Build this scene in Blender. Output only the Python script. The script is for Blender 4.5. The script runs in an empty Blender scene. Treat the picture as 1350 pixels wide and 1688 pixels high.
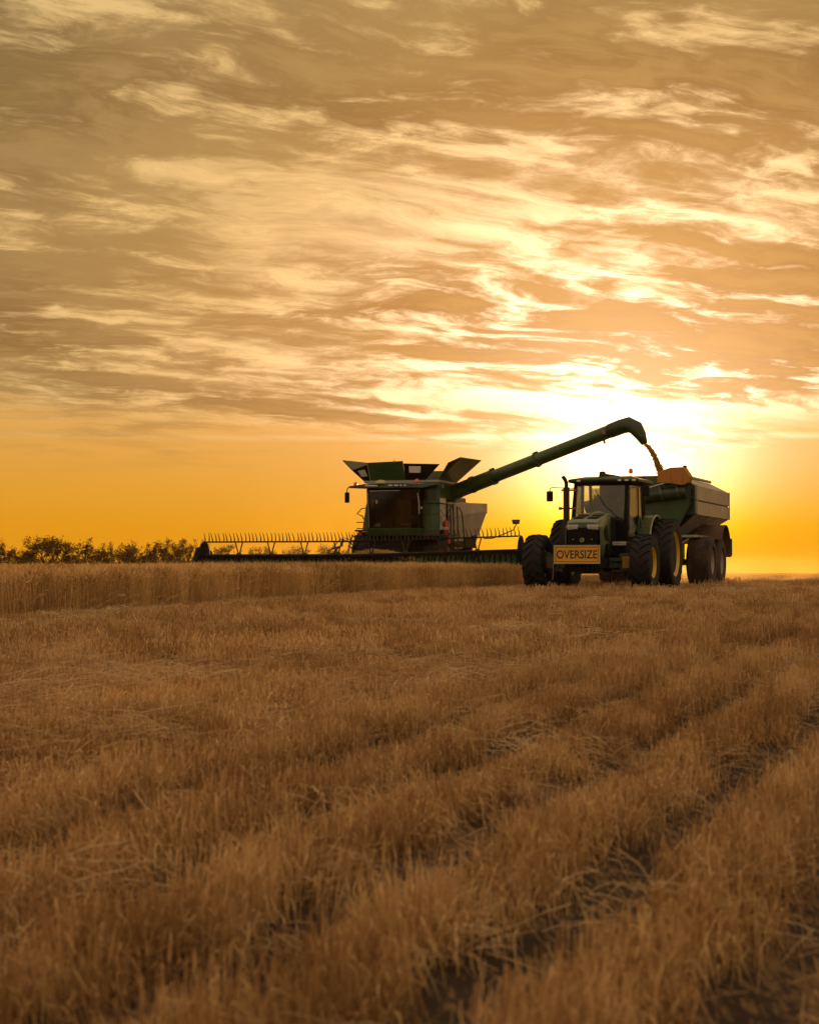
import bpy, bmesh, math, random
import numpy as np
from mathutils import Vector, Matrix

R = math.radians
scene = bpy.context.scene
COL = scene.collection

# ------------------------------------------------------------------ camera
EYE = 0.58
cam_d = bpy.data.cameras.new('camera')
cam_d.sensor_fit = 'HORIZONTAL'
cam_d.sensor_width = 36.0
cam_d.lens = 80.0
cam_d.clip_start = 0.1
cam_d.clip_end = 12000.0
cam_d.dof.use_dof = True
cam_d.dof.focus_distance = 52.0
cam_d.dof.aperture_fstop = 6.3
cam = bpy.data.objects.new('camera', cam_d)
COL.objects.link(cam)
cam.location = (0, 0, EYE)
cam.rotation_euler = (R(90) + math.atan(94 / 3000), 0, 0)
scene.camera = cam

# ------------------------------------------------------------------ render / colour
scene.render.engine = 'CYCLES'
scene.view_settings.view_transform = 'Standard'
scene.view_settings.look = 'None'
scene.view_settings.exposure = 0.0
scene.view_settings.gamma = 1.0
scene.view_settings.use_curve_mapping = False
cy = scene.cycles
cy.use_denoising = True
cy.max_bounces = 6
cy.diffuse_bounces = 3
cy.glossy_bounces = 3
cy.transmission_bounces = 4
cy.transparent_max_bounces = 16
cy.volume_bounces = 1
cy.sample_clamp_indirect = 4.0

# ------------------------------------------------------------------ node helper
class NT:
    """small expression helper over a node tree"""
    def __init__(self, tree):
        self.t = tree
    def n(self, kind, **kw):
        nd = self.t.nodes.new(kind)
        for k, v in kw.items():
            setattr(nd, k, v)
        return nd
    def put(self, sock, v):
        if isinstance(v, bpy.types.NodeSocket):
            self.t.links.new(v, sock)
        elif v is not None:
            sock.default_value = v
    def m(self, op, a, b=None, c=None, clamp=False):
        nd = self.n('ShaderNodeMath', operation=op, use_clamp=clamp)
        for i, v in enumerate((a, b, c)):
            self.put(nd.inputs[i], v)
        return nd.outputs[0]
    def vm(self, op, a, b=None, scale=None):
        nd = self.n('ShaderNodeVectorMath', operation=op)
        self.put(nd.inputs[0], a)
        if b is not None: self.put(nd.inputs[1], b)
        if scale is not None: self.put(nd.inputs['Scale'], scale)
        return nd.outputs[1] if op in ('DOT_PRODUCT', 'LENGTH', 'DISTANCE') else nd.outputs[0]
    def mix(self, f, a, b, blend='MIX'):
        nd = self.n('ShaderNodeMix', data_type='RGBA', blend_type=blend)
        self.put(nd.inputs[0], f); self.put(nd.inputs[6], a); self.put(nd.inputs[7], b)
        return nd.outputs[2]
    def smooth(self, x, lo, hi, a=0.0, b=1.0):
        nd = self.n('ShaderNodeMapRange', interpolation_type='SMOOTHSTEP')
        self.put(nd.inputs[0], x)
        for i, v in enumerate((lo, hi, a, b)):
            self.put(nd.inputs[i + 1], v)
        return nd.outputs[0]
    def noise(self, vec, scale, detail=3.0, rough=0.55, dist=0.0, lac=2.0):
        nd = self.n('ShaderNodeTexNoise')
        if vec is not None: self.t.links.new(vec, nd.inputs['Vector'])
        nd.inputs['Scale'].default_value = scale
        nd.inputs['Detail'].default_value = detail
        nd.inputs['Roughness'].default_value = rough
        nd.inputs['Distortion'].default_value = dist
        nd.inputs['Lacunarity'].default_value = lac
        return nd.outputs['Fac'], nd.outputs['Color']
    def comb(self, x, y, z):
        nd = self.n('ShaderNodeCombineXYZ')
        for i, v in enumerate((x, y, z)): self.put(nd.inputs[i], v)
        return nd.outputs[0]

def c4(r, g, b): return (r, g, b, 1.0)

# ------------------------------------------------------------------ world: sunset sky
SUN_AZ = math.atan((1034 - 675) / 3000.0)
SUN_EL = math.atan((938 - 766) / 3000.0)
SUN_DIR = Vector((math.sin(SUN_AZ) * math.cos(SUN_EL), math.cos(SUN_AZ) * math.cos(SUN_EL), math.sin(SUN_EL)))

world = bpy.data.worlds.new('World')
scene.world = world
world.use_nodes = True
wt = world.node_tree
wt.nodes.clear()
W = NT(wt)
gen = W.n('ShaderNodeTexCoord').outputs['Generated']
dirn = W.vm('NORMALIZE', gen)
sep = W.n('ShaderNodeSeparateXYZ')
wt.links.new(dirn, sep.inputs[0])
dx, dy, dz = sep.outputs
z = W.m('MAXIMUM', dz, 0.0)
cs = W.vm('DOT_PRODUCT', dirn, tuple(SUN_DIR))
theta = W.m('SQRT', W.m('MAXIMUM', W.m('MULTIPLY', W.m('SUBTRACT', 1.0, cs), 2.0), 0.0))

def expf(k, p=1.0):
    q = W.m('DIVIDE', theta, k)
    if p != 1.0: q = W.m('POWER', q, p)
    return W.m('EXPONENT', W.m('MULTIPLY', q, -1.0))

def grad(x, stops):
    nd = W.n('ShaderNodeValToRGB')
    W.put(nd.inputs[0], x)
    el = nd.color_ramp.elements
    while len(el) > 1: el.remove(el[-1])
    el[0].position, el[0].color = stops[0][0], c4(*stops[0][1])
    for p, c in stops[1:]:
        e = el.new(p); e.color = c4(*c)
    return nd.outputs[0]

# clear air, horizon upwards (position = sine of elevation * 2)
clear = grad(W.m('MULTIPLY', z, 2.0), [
    (0.00, (0.72, 0.270, 0.003)), (0.05, (0.74, 0.305, 0.010)), (0.10, (0.70, 0.330, 0.036)), (0.15, (0.66, 0.350, 0.072)),
    (0.24, (0.62, 0.36, 0.115)), (0.40, (0.58, 0.38, 0.17)), (1.0, (0.44, 0.35, 0.24))])
# clouds on a layer overhead: broad shapes, ripples, and fine fibres combed one way
inv = W.m('DIVIDE', 1.0, W.m('ADD', z, 0.16))
px = W.m('MULTIPLY', dx, inv)
py = W.m('MULTIPLY', dy, inv)
ca, sa = math.cos(R(24)), math.sin(R(24))
qx = W.m('ADD', W.m('MULTIPLY', px, ca), W.m('MULTIPLY', py, sa))
qy = W.m('SUBTRACT', W.m('MULTIPLY', py, ca), W.m('MULTIPLY', px, sa))
cp = W.comb(W.m('MULTIPLY', qx, 0.75), qy, 71.2)
_, warp = W.noise(cp, 2.9, 3.0, 0.55)
cpw = W.vm('ADD', cp, W.vm('SCALE', W.vm('SUBTRACT', warp, (0.5, 0.5, 0.5)), scale=0.30))
n1, _ = W.noise(cpw, 1.9, 3.0, 0.5, 0.0)                       # broad banks
n2, _ = W.noise(W.vm('ADD', cpw, (7.3, 2.1, 5.0)), 7.0, 9.0, 0.64, 0.0)   # ripples and tufts
fib = W.comb(W.m('MULTIPLY', qx, 0.45), W.m('MULTIPLY', qy, 2.2), 71.2)
fibw = W.vm('ADD', fib, W.vm('SCALE', W.vm('SUBTRACT', warp, (0.5, 0.5, 0.5)), scale=0.6))
n3, _ = W.noise(fibw, 5.4, 8.0, 0.66, 0.0)                     # fibres
body = W.m('ADD', W.m('MULTIPLY', n1, 0.40), W.m('ADD', W.m('MULTIPLY', n2, 0.34), W.m('MULTIPLY', n3, 0.26)))
thick = W.smooth(body, 0.435, 0.545)
wisp = W.smooth(W.m('ADD', W.m('MULTIPLY', n2, 0.5), W.m('MULTIPLY', n3, 0.5)), 0.34, 0.50, 1.0, 0.0)
nearsun = expf(0.120, 2.0)
bright = W.mix(expf(0.40), c4(0.47, 0.325, 0.135), c4(0.78, 0.53, 0.195))
bright = W.mix(nearsun, bright, c4(2.3, 1.80, 1.15))
dark = W.mix(expf(0.28), c4(0.180, 0.128, 0.054), c4(0.300, 0.200, 0.066))
dark = W.mix(W.m('MULTIPLY', nearsun, 0.85), dark, c4(0.38, 0.258, 0.075))
dark = W.vm('SCALE', dark, scale=W.m('ADD', 0.52, W.m('MULTIPLY', W.smooth(W.m('ADD', n2, n3), 0.78, 1.22), 0.86)))
bright = W.vm('SCALE', bright, scale=W.m('ADD', 0.70, W.m('MULTIPLY', W.smooth(W.m('ADD', W.m('MULTIPLY', n2, 0.9), W.m('MULTIPLY', n3, 1.1)), 0.75, 1.2, 1.0, 0.0), 0.48)))
cloud = W.mix(W.m('MULTIPLY', thick, W.m('SUBTRACT', 1.0, W.m('MULTIPLY', nearsun, 0.25))), bright, dark)
cloud = W.mix(W.m('MULTIPLY', wisp, W.m('ADD', 0.25, W.m('MULTIPLY', nearsun, 0.6))), cloud, W.mix(nearsun, W.mix(0.35, bright, c4(0.98, 0.72, 0.40)), c4(2.6, 2.2, 1.5)))
edge = W.m('ADD', z, W.m('MULTIPLY', W.m('SUBTRACT', W.m('ADD', W.m('MULTIPLY', n1, 1.4), W.m('MULTIPLY', n3, 0.6)), 1.0), 0.052))
cover = W.smooth(edge, 0.060, 0.098)
# towards the zenith the layer thins and loses its contrast
cover = W.m('MULTIPLY', cover, W.smooth(z, 0.35, 0.8, 1.0, 0.35))
# one thin bright streak just under the layer
streak = W.m('MULTIPLY', W.smooth(W.m('ABSOLUTE', W.m('SUBTRACT', z, W.m('ADD', 0.0725, W.m('MULTIPLY', W.m('SUBTRACT', n1, 0.5), 0.006)))), 0.0, 0.003, 1.0, 0.0), 0.30)
sky = W.mix(streak, clear, bright)
sky = W.mix(W.m('MULTIPLY', cover, 0.95), sky, cloud)
# the sky turned from the sun is greyer, and brightened as fill for the field
facing = W.smooth(cs, -0.35, 0.93)
away = W.mix(W.smooth(z, 0.0, 0.5), c4(0.56, 0.395, 0.255), c4(0.68, 0.52, 0.36))
sky = W.mix(facing, away, sky)
# aureole of the veiled sun
tint = W.mix(W.smooth(z, 0.018, 0.066), c4(1.0, 0.58, 0.000), c4(1.0, 0.80, 0.50))
aure = W.m('ADD', W.m('MULTIPLY', expf(0.043, 1.8), 2.6), W.m('ADD', W.m('MULTIPLY', expf(0.080, 1.3), 0.62), W.m('MULTIPLY', expf(0.17), 0.10)))
aure = W.m('MULTIPLY', aure, W.smooth(z, -0.001, 0.040, 0.62, 1.0))
aure = W.m('MULTIPLY', aure, W.m('SUBTRACT', 1.0, W.m('MULTIPLY', W.m('MULTIPLY', cover, thick), 0.90)))
glow = W.vm('SCALE', tint, scale=aure)
sky = W.mix(1.0, sky, glow, 'ADD')
bg = W.n('ShaderNodeBackground')
wt.links.new(sky, bg.inputs[0])
bg.inputs[1].default_value = 0.97
nish = W.n('ShaderNodeTexSky', sky_type='NISHITA')
nish.sun_disc = False
nish.sun_elevation = SUN_EL
nish.sun_rotation = SUN_AZ
nish.dust_density = 6.0
nish.air_density = 1.5
nish.ozone_density = 1.0
bg2 = W.n('ShaderNodeBackground')
wt.links.new(W.vm('MULTIPLY', nish.outputs[0], (0.38, 0.235, 0.035)), bg2.inputs[0])
bg2.inputs[1].default_value = 0.05
addsh = W.n('ShaderNodeAddShader')
wt.links.new(bg.outputs[0], addsh.inputs[0]); wt.links.new(bg2.outputs[0], addsh.inputs[1])
wo = W.n('ShaderNodeOutputWorld')
wt.links.new(addsh.outputs[0], wo.inputs[0])

# ------------------------------------------------------------------ sun
sun_d = bpy.data.lights.new('sun', 'SUN')
sun_d.energy = 3.0
sun_d.angle = R(3.0)          # veiled by thin cloud
sun_d.color = (1.0, 0.60, 0.24)
sun = bpy.data.objects.new('sun', sun_d)
COL.objects.link(sun)
sun.location = (40, 200, 60)
sun.rotation_euler = SUN_DIR.to_track_quat('Z', 'Y').to_euler()

# ------------------------------------------------------------------ materials
def material(name):
    m = bpy.data.materials.new(name)
    m.use_nodes = True
    nt = m.node_tree
    nt.nodes.clear()
    T = NT(nt)
    out = T.n('ShaderNodeOutputMaterial')
    return m, T, out

def solid(name, col, rough=0.5, metal=0.0, dust=0.25, dustcol=(0.30, 0.21, 0.12), scale=3.0, bump=0.0, spec=0.5, coat=0.0, top_dust_light=0.0):
    """painted / moulded surface with a broken film of field dust"""
    m, T, out = material(name)
    p = T.n('ShaderNodeBsdfPrincipled')
    co = T.n('ShaderNodeTexCoord').outputs['Object']
    a, _ = T.noise(co, scale, 5.0, 0.62)
    b, _ = T.noise(co, scale * 7.3, 4.0, 0.6)
    f = T.smooth(T.m('ADD', T.m('MULTIPLY', a, 0.65), T.m('MULTIPLY', b, 0.35)), 0.38, 0.72)
    f = T.m('MULTIPLY', f, dust)
    if top_dust_light:
        g = T.n('ShaderNodeNewGeometry')
        s = T.n('ShaderNodeSeparateXYZ'); T.t.links.new(g.outputs['Normal'], s.inputs[0])
        f = T.m('ADD', f, T.m('MULTIPLY', T.smooth(s.outputs[2], 0.3, 0.95), top_dust_light), clamp=True)
    colr = T.mix(f, c4(*col), c4(*dustcol))
    T.put(p.inputs['Base Color'], colr)
    T.put(p.inputs['Roughness'], T.m('ADD', rough, T.m('MULTIPLY', f, 0.45), clamp=True))
    p.inputs['Metallic'].default_value = metal
    p.inputs['Specular IOR Level'].default_value = spec
    p.inputs['Coat Weight'].default_value = coat
    p.inputs['Coat Roughness'].default_value = 0.12
    if bump:
        bn = T.n('ShaderNodeBump'); bn.inputs['Strength'].default_value = bump; bn.inputs['Distance'].default_value = 0.01
        T.put(bn.inputs['Height'], b); T.t.links.new(bn.outputs[0], p.inputs['Normal'])
    T.t.links.new(p.outputs[0], out.inputs[0])
    return m

def glass(name, tint, film, filmcol=(0.24, 0.22, 0.16), refl=0.12):
    """tinted pane: see-through, a mirror reflection and a diffuse film for dust and painted reflection"""
    m, T, out = material(name)
    tr = T.n('ShaderNodeBsdfTransparent'); tr.inputs[0].default_value = c4(*tint)
    gl = T.n('ShaderNodeBsdfGlossy'); gl.inputs['Roughness'].default_value = 0.06
    gl.inputs['Color'].default_value = c4(0.9, 0.9, 0.9)
    df = T.n('ShaderNodeBsdfDiffuse'); df.inputs[0].default_value = c4(*filmcol)
    co = T.n('ShaderNodeTexCoord').outputs['Object']
    a, _ = T.noise(co, 2.2, 5.0, 0.6)
    mx = T.n('ShaderNodeMixShader')
    T.put(mx.inputs[0], T.m('MULTIPLY', T.smooth(a, 0.3, 0.75, 0.55, 1.3), film))
    T.t.links.new(tr.outputs[0], mx.inputs[1]); T.t.links.new(df.outputs[0], mx.inputs[2])
    lw = T.n('ShaderNodeLayerWeight'); lw.inputs[0].default_value = 0.12
    fr = T.m('ADD', refl, T.m('MULTIPLY', lw.outputs['Fresnel'], 0.25), clamp=True)
    mx2 = T.n('ShaderNodeMixShader')
    T.put(mx2.inputs[0], fr)
    T.t.links.new(mx.outputs[0], mx2.inputs[1]); T.t.links.new(gl.outputs[0], mx2.inputs[2])
    T.t.links.new(mx2.outputs[0], out.inputs[0])
    return m

def straw(name, c1, c2, c3, transl=0.3, scale=9.0, stretch=1.0):
    m, T, out = material(name)
    oi = T.n('ShaderNodeObjectInfo').outputs['Random']
    gpos = T.n('ShaderNodeNewGeometry').outputs['Position']
    a, _ = T.noise(T.vm('MULTIPLY', gpos, (1.0, 1.0, stretch)), scale, 2.0, 0.6)
    b, _ = T.noise(gpos, 0.35, 3.0, 0.6)
    k = T.m('ADD', T.m('MULTIPLY', oi, 0.25), T.m('ADD', T.m('MULTIPLY', a, 0.9), T.m('MULTIPLY', b, 0.55)))
    cr = T.n('ShaderNodeValToRGB')
    e = cr.color_ramp.elements
    e[0].position, e[0].color = 0.50, c4(*c1)
    e[1].position, e[1].color = 1.15 if False else 1.0, c4(*c3)
    x = e.new(0.78); x.color = c4(*c2)
    T.put(cr.inputs[0], k)
    df = T.n('ShaderNodeBsdfDiffuse'); tl = T.n('ShaderNodeBsdfTranslucent')
    T.t.links.new(cr.outputs[0], df.inputs[0]); T.t.links.new(cr.outputs[0], tl.inputs[0])
    mx = T.n('ShaderNodeMixShader'); mx.inputs[0].default_value = transl
    T.t.links.new(df.outputs[0], mx.inputs[1]); T.t.links.new(tl.outputs[0], mx.inputs[2])
    T.t.links.new(mx.outputs[0], out.inputs[0])
    return m

M = {}
M['green'] = solid('green_paint', (0.014, 0.058, 0.008), 0.38, dust=0.16, top_dust_light=0.15, coat=0.25)
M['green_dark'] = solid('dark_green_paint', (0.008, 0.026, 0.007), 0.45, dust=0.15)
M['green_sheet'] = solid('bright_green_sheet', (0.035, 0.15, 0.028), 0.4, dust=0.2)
M['green_hood'] = solid('hood_green_paint', (0.024, 0.066, 0.018), 0.28, dust=0.24, dustcol=(0.30, 0.27, 0.18), top_dust_light=0.48, coat=0.4)  # pale tone on the top faces paints in the light on the hood
M['yellow'] = solid('yellow_rim_paint', (0.72, 0.40, 0.02), 0.4, dust=0.35)
M['yellow_dim'] = solid('dirty_yellow_paint', (0.30, 0.16, 0.015), 0.6, dust=0.5, dustcol=(0.10, 0.06, 0.03))
M['black'] = solid('black_plastic', (0.007, 0.006, 0.005), 0.7, dust=0.03, spec=0.15)
M['deep_black'] = solid('deep_black_steel', (0.006, 0.005, 0.004), 0.9, dust=0.04, spec=0.03)  # very dark and almost without specular
M['metal'] = solid('dark_metal', (0.020, 0.016, 0.013), 0.55, metal=0.2, dust=0.10, spec=0.3)
M['steel'] = solid('bare_steel', (0.42, 0.40, 0.37), 0.35, metal=0.8, dust=0.3)
M['rubber'] = solid('tyre_rubber', (0.009, 0.008, 0.007), 0.8, dust=0.16, dustcol=(0.09, 0.055, 0.03), scale=4.0, bump=0.2)
M['rubber_dusty'] = solid('dusty_tyre_rubber', (0.030, 0.022, 0.016), 0.85, dust=0.75, dustcol=(0.17, 0.11, 0.065), scale=3.0)
M['grey'] = solid('grey_panel_paint', (0.34, 0.30, 0.24), 0.5, dust=0.5, dustcol=(0.24, 0.17, 0.10), scale=1.6, coat=0.1)
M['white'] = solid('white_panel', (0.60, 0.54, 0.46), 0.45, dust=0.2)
M['lens'] = solid('clear_lens', (0.62, 0.58, 0.56), 0.15, dust=0.5, dustcol=(0.25, 0.22, 0.2), scale=22.0, coat=0.6)
M['sign_yellow'] = solid('reflective_yellow', (0.70, 0.33, 0.012), 0.45, dust=0.25)
M['letter'] = solid('black_print', (0.010, 0.008, 0.008), 0.55, dust=0.0)
M['letter_pale'] = solid('pale_print', (0.55, 0.46, 0.44), 0.55, dust=0.4)
M['red'] = solid('red_paint', (0.42, 0.018, 0.012), 0.4, dust=0.15)
M['pale_red'] = solid('faded_red_reflector', (0.26, 0.09, 0.06), 0.5, dust=0.3)
M['dull_red'] = solid('dusty_red_lens', (0.10, 0.018, 0.010), 0.5, dust=0.5, dustcol=(0.12, 0.07, 0.04))
M['amber'] = solid('amber_beacon_lens', (0.80, 0.11, 0.025), 0.2, dust=0.08, coat=0.5)
M['dome'] = solid('dull_yellow_dome', (0.42, 0.38, 0.10), 0.4, dust=0.2)
M['seat'] = solid('seat_fabric', (0.17, 0.135, 0.05), 0.9, dust=0.2)  # olive tone put in for a reflection in the combine windscreen
M['sunglow_spout'] = solid('sunglow_rubber', (0.40, 0.145, 0.012), 0.6, dust=0.2)  # sun glow through the rubber is put into the orange colour
M['rust'] = solid('brown_guard', (0.10, 0.055, 0.025), 0.7, dust=0.6, dustcol=(0.20, 0.12, 0.06))
M['glass_tractor'] = glass('tractor_glass', (0.55, 0.55, 0.42), 0.08, (0.20, 0.20, 0.13), 0.07)
M['glass_clear'] = glass('side_glass', (0.78, 0.78, 0.68), 0.28, (0.60, 0.54, 0.42))  # pale film colour paints in the bright reflection on the panes
M['glass_combine'] = glass('dark_cab_glass', (0.60, 0.56, 0.46), 0.03, (0.12, 0.10, 0.06), 0.025)
M['stubble'] = straw('stubble_straw', (0.20, 0.095, 0.034), (0.52, 0.295, 0.115), (0.84, 0.57, 0.27), 0.28, 24.0, 0.25)
M['straw'] = straw('loose_straw', (0.32, 0.18, 0.08), (0.60, 0.39, 0.19), (0.82, 0.60, 0.34), 0.25, 15.0)
M['wheat'] = straw('ripe_wheat', (0.22, 0.105, 0.032), (0.62, 0.385, 0.145), (0.90, 0.63, 0.28), 0.36, 16.0, 0.12)
M['grain'] = straw('grain', (0.20, 0.095, 0.015), (0.30, 0.15, 0.025), (0.44, 0.24, 0.05), 0.15, 25.0)

# soil with chaff
def soil_mat():
    m, T, out = material('soil_and_chaff')
    p = T.n('ShaderNodeBsdfDiffuse')
    g = T.n('ShaderNodeNewGeometry').outputs['Position']
    a, _ = T.noise(g, 1.1, 5.0, 0.65)
    b, _ = T.noise(g, 14.0, 4.0, 0.7)
    c, _ = T.noise(T.vm('MULTIPLY', g, (1.0, 0.35, 1.0)), 55.0, 2.0, 0.6)
    f = T.smooth(T.m('ADD', T.m('MULTIPLY', b, 0.55), T.m('ADD', T.m('MULTIPLY', c, 0.45), T.m('MULTIPLY', T.m('SUBTRACT', a, 0.5), 0.5))), 0.46, 0.62)
    s = T.mix(a, c4(0.050, 0.034, 0.024), c4(0.095, 0.066, 0.045))
    T.put(p.inputs['Color'], T.mix(T.m('MULTIPLY', f, 0.75), s, c4(0.30, 0.18, 0.085)))
    bn = T.n('ShaderNodeBump'); bn.inputs['Strength'].default_value = 0.6; bn.inputs['Distance'].default_value = 0.03
    T.put(bn.inputs['Height'], b); T.t.links.new(bn.outputs[0], p.inputs['Normal'])
    T.t.links.new(p.outputs[0], out.inputs[0])
    return m
M['soil'] = soil_mat()

# ------------------------------------------------------------------ mesh helper
def sharp(me, ang=R(38)):
    bm = bmesh.new(); bm.from_mesh(me)
    for f in bm.faces: f.smooth = True
    for e in bm.edges:
        if len(e.link_faces) == 2:
            e.smooth = e.calc_face_angle(0.0) < ang
    bm.to_mesh(me); bm.free()

class MB:
    """collects shapes and links them as one mesh object"""
    def __init__(self): self.v = []; self.f = []
    def add(self, vs, fs):
        o = len(self.v)
        self.v += [tuple(p) for p in vs]
        self.f += [tuple(i + o for i in q) for q in fs]
        return self
    def hexa(self, p):     # p: 4 points of one face then the 4 opposite ones, same order
        return self.add(p, [(3, 2, 1, 0), (4, 5, 6, 7), (0, 1, 5, 4), (1, 2, 6, 5), (2, 3, 7, 6), (3, 0, 4, 7)])
    def box(self, x0, x1, y0, y1, z0, z1):
        return self.hexa([(x0, y0, z0), (x1, y0, z0), (x1, y1, z0), (x0, y1, z0), (x0, y0, z1), (x1, y0, z1), (x1, y1, z1), (x0, y1, z1)])
    def bar(self, a, b, w, h=None, up=(0, 0, 1)):
        h = h or w
        a, b = Vector(a), Vector(b); d = (b - a).normalized(); up = Vector(up)
        if abs(d.dot(up)) > 0.95: up = Vector((0, 1, 0))
        s = d.cross(up).normalized() * w / 2; t = s.cross(d).normalized() * h / 2
        return self.hexa([a - s - t, a + s - t, a + s + t, a - s + t, b - s - t, b + s - t, b + s + t, b - s + t])
    def tube(self, pts, r, n=8, cap=True):
        pts = [Vector(p) for p in pts]
        rs = r if isinstance(r, (list, tuple)) else [r] * len(pts)
        vs, fs, ref = [], [], None
        for i, p in enumerate(pts):
            d = ((pts[min(i + 1, len(pts) - 1)] - pts[max(i - 1, 0)])).normalized()
            if ref is None:
                ref = Vector((0, 0, 1)) if abs(d.z) < 0.9 else Vector((1, 0, 0))
            s = d.cross(ref).normalized(); t = s.cross(d).normalized(); ref = t
            for k in range(n):
                a = 2 * math.pi * k / n
                vs.append(p + (s * math.cos(a) + t * math.sin(a)) * rs[i])
        for i in range(len(pts) - 1):
            for k in range(n):
                k2 = (k + 1) % n
                fs.append((i * n + k, i * n + k2, (i + 1) * n + k2, (i + 1) * n + k))
        if cap:
            fs.append(tuple(range(n - 1, -1, -1))); fs.append(tuple((len(pts) - 1) * n + k for k in range(n)))
        return self.add(vs, fs)
    def lathe(self, prof, n=32, axis='x', c=(0, 0, 0), closed=False):
        vs, fs = [], []
        for (x, r) in prof:
            for k in range(n):
                a = 2 * math.pi * k / n
                u, w = r * math.cos(a), r * math.sin(a)
                p = (x, u, w) if axis == 'x' else ((u, x, w) if axis == 'y' else (u, w, x))
                vs.append((p[0] + c[0], p[1] + c[1], p[2] + c[2]))
        m = len(prof)
        for i in range(m if closed else m - 1):
            j = (i + 1) % m
            for k in range(n):
                k2 = (k + 1) % n
                fs.append((i * n + k, i * n + k2, j * n + k2, j * n + k))
        if not closed:
            if prof[0][1] > 1e-5: fs.append(tuple(range(n - 1, -1, -1)))
            if prof[-1][1] > 1e-5: fs.append(tuple((m - 1) * n + k for k in range(n)))
        return self.add(vs, fs)
    def prism(self, a, b):      # two matching polygons
        n = len(a)
        return self.add(list(a) + list(b), [tuple(range(n - 1, -1, -1)), tuple(range(n, 2 * n))] + [(i, (i + 1) % n, n + (i + 1) % n, n + i) for i in range(n)])
    def slab(self, pts, th):    # thick plate from a planar polygon
        p = [Vector(q) for q in pts]
        nn = Vector((0, 0, 0))
        for i in range(len(p)):
            nn += p[i].cross(p[(i + 1) % len(p)])
        nn = nn.normalized() * th
        return self.prism(p, [q - nn for q in p])
    def ball(self, c, r, n=12, m=8, z0=-1.0):
        prof = []
        for i in range(m + 1):
            a = -math.pi / 2 + math.pi * i / m
            if math.sin(a) < z0 - 1e-6: continue
            rr = r if not isinstance(r, tuple) else 1.0
            prof.append((math.sin(a) * (rr if not isinstance(r, tuple) else r[2]), max(math.cos(a), 1e-4) * (rr if not isinstance(r, tuple) else r[0])))
        return self.lathe(prof, n, 'z', c)
    def mesh(self, name, mat):
        me = bpy.data.meshes.new(name)
        me.from_pydata(self.v, [], self.f)
        me.materials.append(M[mat] if isinstance(mat, str) else mat)
        bm = bmesh.new(); bm.from_mesh(me)
        bmesh.ops.recalc_face_normals(bm, faces=bm.faces)
        bm.to_mesh(me); bm.free()
        sharp(me)
        return me
    def build(self, name, mat, parent=None, bevel=0.0, label=None, loc=None):
        o = bpy.data.objects.new(name, self.mesh(name, mat))
        COL.objects.link(o)
        if parent is not None: o.parent = parent
        if loc is not None: o.location = loc
        if bevel:
            b = o.modifiers.new('bevel', 'BEVEL'); b.width = bevel; b.segments = 2; b.limit_method = 'ANGLE'; b.angle_limit = R(35)
            b.harden_normals = False
        if label: o['label'] = label
        return o

def empty(name, loc, rz=0.0, label=None, cat=None, group=None):
    o = bpy.data.objects.new(name, None)
    o.empty_display_size = 0.3
    COL.objects.link(o)
    o.location = loc; o.rotation_euler = (0, 0, rz)
    if label: o['label'] = label
    if cat: o['category'] = cat
    if group: o['group'] = group
    return o

def copy_child(o, parent, loc=None, rot=None):
    c = o.copy(); COL.objects.link(c); c.parent = parent
    if loc is not None: c.location = loc
    if rot is not None: c.rotation_euler = rot
    for ch in [k for k in bpy.data.objects if k.parent == o]:
        d = ch.copy(); COL.objects.link(d); d.parent = c
    return c

def lettering(name, body, width, height, mat, parent, loc, rot, thick=0.004, bold=0.0):
    cu = bpy.data.curves.new(name, 'FONT')
    cu.body = body; cu.size = 1.0; cu.align_x = 'CENTER'; cu.align_y = 'CENTER'; cu.offset = bold
    t = bpy.data.objects.new('text_source', cu); COL.objects.link(t)
    bpy.context.view_layer.update()
    me = bpy.data.meshes.new_from_object(t.evaluated_get(bpy.context.evaluated_depsgraph_get()))
    bpy.data.objects.remove(t); bpy.data.curves.remove(cu)
    co = np.array([v.co[:] for v in me.vertices])
    lo, hi = co.min(0), co.max(0)
    for v in me.vertices:
        v.co.x = (v.co.x - (lo[0] + hi[0]) / 2) * width / (hi[0] - lo[0])
        v.co.y = (v.co.y - (lo[1] + hi[1]) / 2) * height / (hi[1] - lo[1])
    bm = bmesh.new(); bm.from_mesh(me)
    r = bmesh.ops.extrude_face_region(bm, geom=bm.faces[:])
    for e in r['geom']:
        if isinstance(e, bmesh.types.BMVert): e.co.z += thick
    bmesh.ops.recalc_face_normals(bm, faces=bm.faces)
    bm.to_mesh(me); bm.free()
    me.name = name
    me.materials.clear(); me.materials.append(M[mat])
    o = bpy.data.objects.new(name, me); COL.objects.link(o); o.parent = parent
    o.location = loc; o.rotation_euler = rot
    return o

# ------------------------------------------------------------------ ground
PHI = R(19.0)                                   # direction of the drill rows and of the crop edge
EH = np.array([math.sin(PHI), math.cos(PHI)])   # along the rows, away from the camera
EN = np.array([math.cos(PHI), -math.sin(PHI)])  # across the rows, to the right
P0 = np.array([3.6, 56.0])                    # a point of the crop edge
ROW = 0.24
BAND0, BAND = 11.30, 0.66                        # right-hand part: raised straw bands with bare furrows between

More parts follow.
